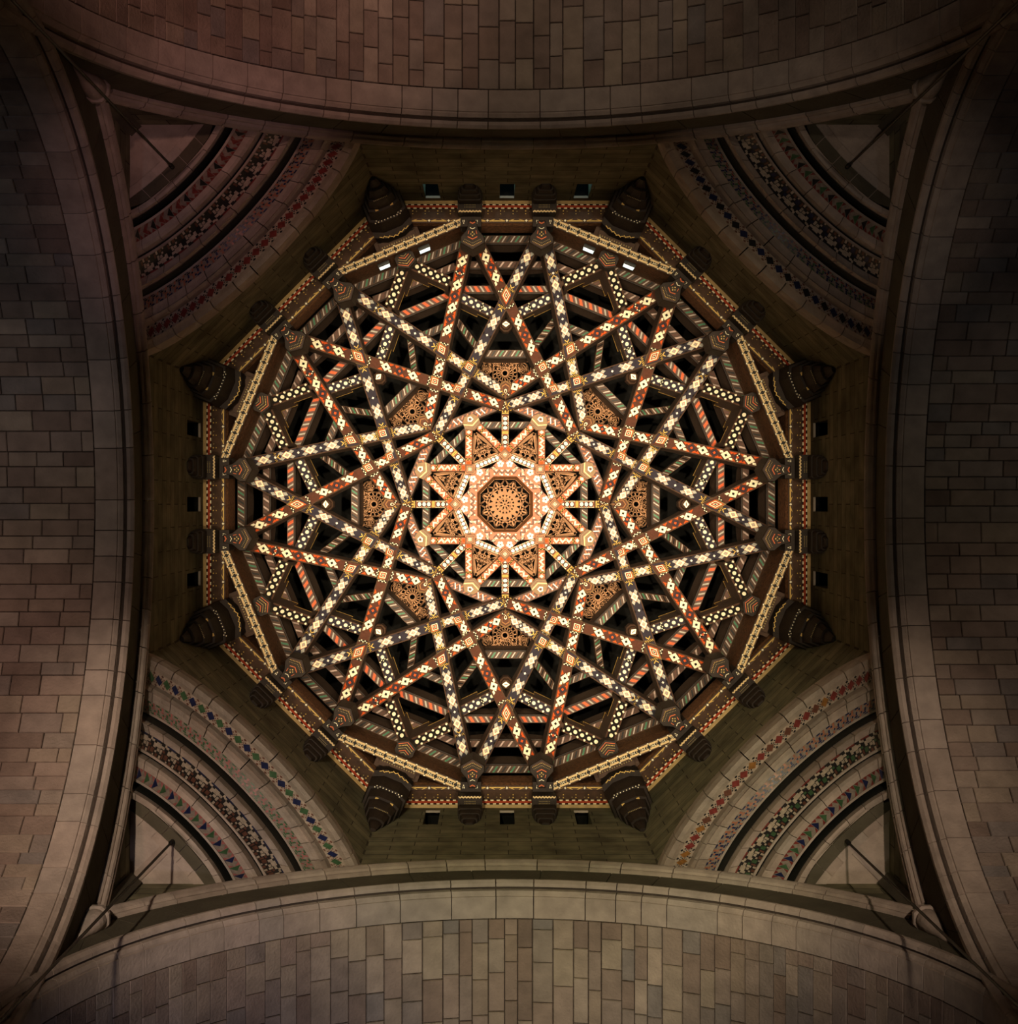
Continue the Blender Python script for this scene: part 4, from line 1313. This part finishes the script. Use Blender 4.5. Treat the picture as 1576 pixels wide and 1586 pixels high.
for i in range(8):
    ang = 45 * i; n, t = adir(ang), tdir(ang); s = SIDE[i]
    # spokes
    A = P(147, ang, 44.35); B = P(84, ang, 45.25)
    root = empty('dotted_spoke', A, 'spoke beam with a row of white discs pointing to the %s' % s, 'beam', 'white dotted spokes')
    b, du, cr = beam_mesh(A, B, .235, .6); b.build('timber', root)
    p = Paint(A, du, cr); L_ = (B - A).length; hw = .10
    def discs(p, u0, u1, cnt, hw):
        p.rect(u0 - .02, u1 + .02, -hw, hw, 'p_salmon', 1); p.rect(u0 - .02, u1 + .02, -hw, -hw * .86, 'p_cream', 2); p.rect(u0 - .02, u1 + .02, hw * .86, hw, 'p_cream', 2)
        st = (u1 - u0) / cnt
        for j in range(cnt):
            u = u0 + st * (j + .5)
            p.disc(u, 0, min(st * .58, hw * .95), 'p_black', 2, 12)
            p.disc(u, 0, min(st * .42, hw * .68), 'p_white', 3, 12)
            for q in (1, -1): p.dia(u + st / 2, q * hw * .9, st * .16, hw * .18, 'p_salmon', 3)
    discs(p, L_ * .16, L_ * .50, 3, hw); discs(p, L_ * .62, L_ * .98, 3, hw)
    for uu in (L_ * .07, L_ * .56):
        p.rect(uu - .05, uu + .05, -hw, hw, 'p_yellow', 2)
        for j in range(5): p.rect(uu - .04, uu + .03, -hw + hw * 2 * (j + .35) / 5, -hw + hw * 2 * (j + .65) / 5, 'p_black', 3)
    p.build(root)
    # ring of discs between star nodes
    A = P(77, ang, 45.3); B = P(77, ang + 45, 45.3)
    root = empty('disc_ring_beam', A, 'short inner ring beam with white discs, clockwise of the %s node' % s, 'beam', 'inner ring beams with discs')
    b, du, cr = beam_mesh(A, B, .20, .4); b.build('timber', root)
    p = Paint(A, du, cr, -UP); L_ = (B - A).length
    discs(p, .20, L_ - .20, 6, .088); p.build(root)
    # node plate
    root = empty('node_plate', A, 'square brown node plate with concentric diamonds toward the %s' % s, 'plate', 'star node plates')
    b = MB(); c = P(77, ang, 45.22)
    e1_, e2_ = (n + t).normalized(), (n - t).normalized()
    def sqp(sc, dz): return [c + e1_ * (x * sc) + e2_ * (y * sc) - UP * dz for x, y in ((-1, -1), (1, -1), (1, 1), (-1, 1))]
    b.solid([sqp(.145, .0), sqp(.155, -.02), sqp(.155, -.2)], 'fret'); pl = b.build('plate', root)
    pb = MB()
    for sc, key, lv in ((.115, 'p_brown', 1), (.095, 'fret', 2), (.07, 'p_brown', 3), (.05, 'p_cream', 4), (.04, 'p_orange', 5), (.02, 'p_cream', 6)):
        pb.face(sqp(sc, .004 * lv), key)
    pb.build('painted_pattern', pl, kind='stuff')

# central star board with octagonal opening
root = empty('star_board', V(0, 0, 45.5), 'eight-pointed star board with white flowers and zigzags round the central opening', 'board')
k_ = 45.42 / F
outer = []
for j in range(16):
    a_ = 22.5 * j
    r_ = 78 if j % 2 == 0 else 55 / cos(rad(22.5))
    outer.append((r_, a_))
inner = [(43.3 / cos(rad(22.5)) * 1.0 if j % 2 else 43.3, 22.5 * j) for j in range(16)]
b = MB()
fp = lambda r, a, z: adir(a) * (r * k_) + UP * z
for j in range(16):
    j2 = (j + 1) % 16
    q0, q1 = outer[j], outer[j2]; w0, w1 = inner[j], inner[j2]
    b.face([fp(*q0, 45.42), fp(*q1, 45.42), fp(*w1, 45.42), fp(*w0, 45.42)], 'p_salmon')
    b.face([fp(*q0, 45.42), fp(*q1, 45.42), fp(*q1, 45.7), fp(*q0, 45.7)], 'wood_side')
b.build('board', root)
p = Paint(V(0, 0, 45.42), V(1, 0, 0), V(0, 1, 0), -UP)
for i in range(8):
    n, t = adir(45 * i), tdir(45 * i)
    def pp(x, r): v = n * (r * k_) + t * (x * k_); return (v.x, v.y)
    # inner zigzag band along the side
    for j in range(4):
        x = -13.5 + 9 * j
        p.poly([pp(x - 4.5, 51), pp(x, 46), pp(x + 4.5, 51), pp(x + 4.5, 54), pp(x, 49), pp(x - 4.5, 54)], 'p_umber' if j % 2 else 'p_umber', 1)
        p.poly([pp(x - 2.6, 53.8), pp(x, 50.4), pp(x + 2.6, 53.8), pp(x + 1.2, 53.8), pp(x, 52.4), pp(x - 1.2, 53.8)], 'p_cream', 2)
        p.poly([pp(x - 3, 48.5), pp(x - 3 + 1.5, 47), pp(x - 3, 45.4), pp(x - 4.5, 47)], 'p_cream', 2)
    for x in (-4.5, 4.5): p.poly([pp(x - 1.8, 45.6), pp(x, 44.0), pp(x + 1.8, 45.6), pp(x, 47.4)], 'p_white', 2)
    # flowers near the tips
    for sg in (-1, 1):
        cx, cr2 = sg * 7.2, 62.5
        for m_ in range(5):
            a_ = 2 * pi * m_ / 5 + .3
            v = n * ((cr2 + 3.2 * sin(a_)) * k_) + t * ((cx + 3.2 * cos(a_)) * k_)
            p.disc(v.x, v.y, 2.3 * k_, 'p_white', 3, 8)
        v = n * (cr2 * k_) + t * (cx * k_)
        p.disc(v.x, v.y, 1.3 * k_, 'p_umber', 4, 6)
        p.poly([pp(sg * 14, 57), pp(sg * 21, 54), pp(sg * 23, 57), pp(sg * 16, 60)], 'p_umber', 2)
        # elongated lozenges
        p.poly([pp(sg * 12, 52.5), pp(sg * 17.5, 57.5), pp(sg * 20.5, 57), pp(sg * 15, 52)], 'p_cream', 3)
        p.poly([pp(sg * 13.6, 53), pp(sg * 17.2, 56.6), pp(sg * 18.8, 56.3), pp(sg * 15.4, 53)], 'p_umber', 4)
    p.poly([pp(-3, 71), pp(0, 68), pp(3, 71), pp(0, 75)], 'p_umber', 3)
p.build(root)
b = MB()
for j in range(8):
    a_, a2 = 22.5 + 45 * j, 67.5 + 45 * j
    r0 = 43.3 / cos(rad(22.5)) * k_; r1 = 38.6 / cos(rad(22.5)) * 46.2 / F
    b.face([adir(a_) * r0 + UP * 45.41, adir(a2) * r0 + UP * 45.41, adir(a2) * r1 + UP * 46.2, adir(a_) * r1 + UP * 46.2], 'fret')
b.build('opening_frame', root)
root = empty('central_screen', V(0, 0, 46.2), 'round pierced star fretwork screen closing the central octagonal opening', 'screen')
kk = 46.2 / F
b = MB()
oc = [adir(22.5 + 45 * j) * (39.5 / cos(rad(22.5)) * kk) + UP * 46.2 for j in range(8)]
for j in range(8): bar(b, oc[j], oc[(j + 1) % 8], .06, .05)
b.build('frame', root)
b = MB()
pc = lambda r, a, dz=0.0: adir(a) * (r * kk) + UP * (46.2 + dz)


def cell(b, outer, hole, key='fret'):
    k_n = len(outer)
    for q in range(k_n):
        q2 = (q + 1) % k_n
        b.face([pc(*outer[q]), pc(*outer[q2]), pc(*hole[q2]), pc(*hole[q])], key)
        b.face([pc(*hole[q]), pc(*hole[q2]), pc(*hole[q2], .06), pc(*hole[q], .06)], key)


for j in range(16):
    a_ = 22.5 * j
    for d_, w_ in ((33.75, .03), (56.25, .03)):
        bar(b, pc(38.5, a_), pc(27 if d_ < 40 else 25.5, a_ + d_ / 2), w_, .04)
        bar(b, pc(38.5, a_), pc(27 if d_ < 40 else 25.5, a_ - d_ / 2), w_, .04)
    if j % 2: bar(b, pc(38.5, a_), pc(24, a_), .05, .04)
    A0, A1 = a_, a_ + 22.5; Am = a_ + 11.25
    cell(b, [(17, A0), (26, A0), (26, A1), (17, A1)], [(20.2, Am - 3.6), (24.3, Am - 5.0), (24.3, Am + 5.0), (20.2, Am + 3.6)] if j % 2 else [(18.8, Am - .8), (24.0, Am - 6.5), (24.0, Am + 6.5), (18.8, Am + .8)])
for j in range(16):
    A0 = 22.5 * j; A1 = A0 + 22.5; Am = A0 + 11.25
    cell(b, [(9.5, A0), (17, A0), (17, A1), (9.5, A1)], [(11.5, Am - 2), (14.6, Am - 6.5), (14.6, Am + 6.5), (11.5, Am + 2)])
for j in range(8):
    A0 = 45 * j; A1 = A0 + 45; Am = A0 + 22.5
    cell(b, [(1.2, A0), (9.5, A0), (9.5, A1), (1.2, A1)], [(3.6, Am - 8), (7.6, Am - 11), (7.6, Am + 11), (3.6, Am + 8)])
b.build('fretwork_lattice', root)

# --- dark roof shell behind everything
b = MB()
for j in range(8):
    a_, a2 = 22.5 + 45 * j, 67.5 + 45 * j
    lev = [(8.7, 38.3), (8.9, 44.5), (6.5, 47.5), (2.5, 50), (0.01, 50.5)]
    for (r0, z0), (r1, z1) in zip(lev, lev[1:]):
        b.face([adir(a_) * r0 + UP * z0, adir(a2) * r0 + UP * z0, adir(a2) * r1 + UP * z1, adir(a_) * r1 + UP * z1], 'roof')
o = b.build('ceiling_roof_shell'); o.name = 'ceiling.004'; o['kind'] = 'structure'; o['category'] = 'roof'; o['label'] = 'roof lining coloured near-black for the unlit void, seen through the gaps in the lattice'
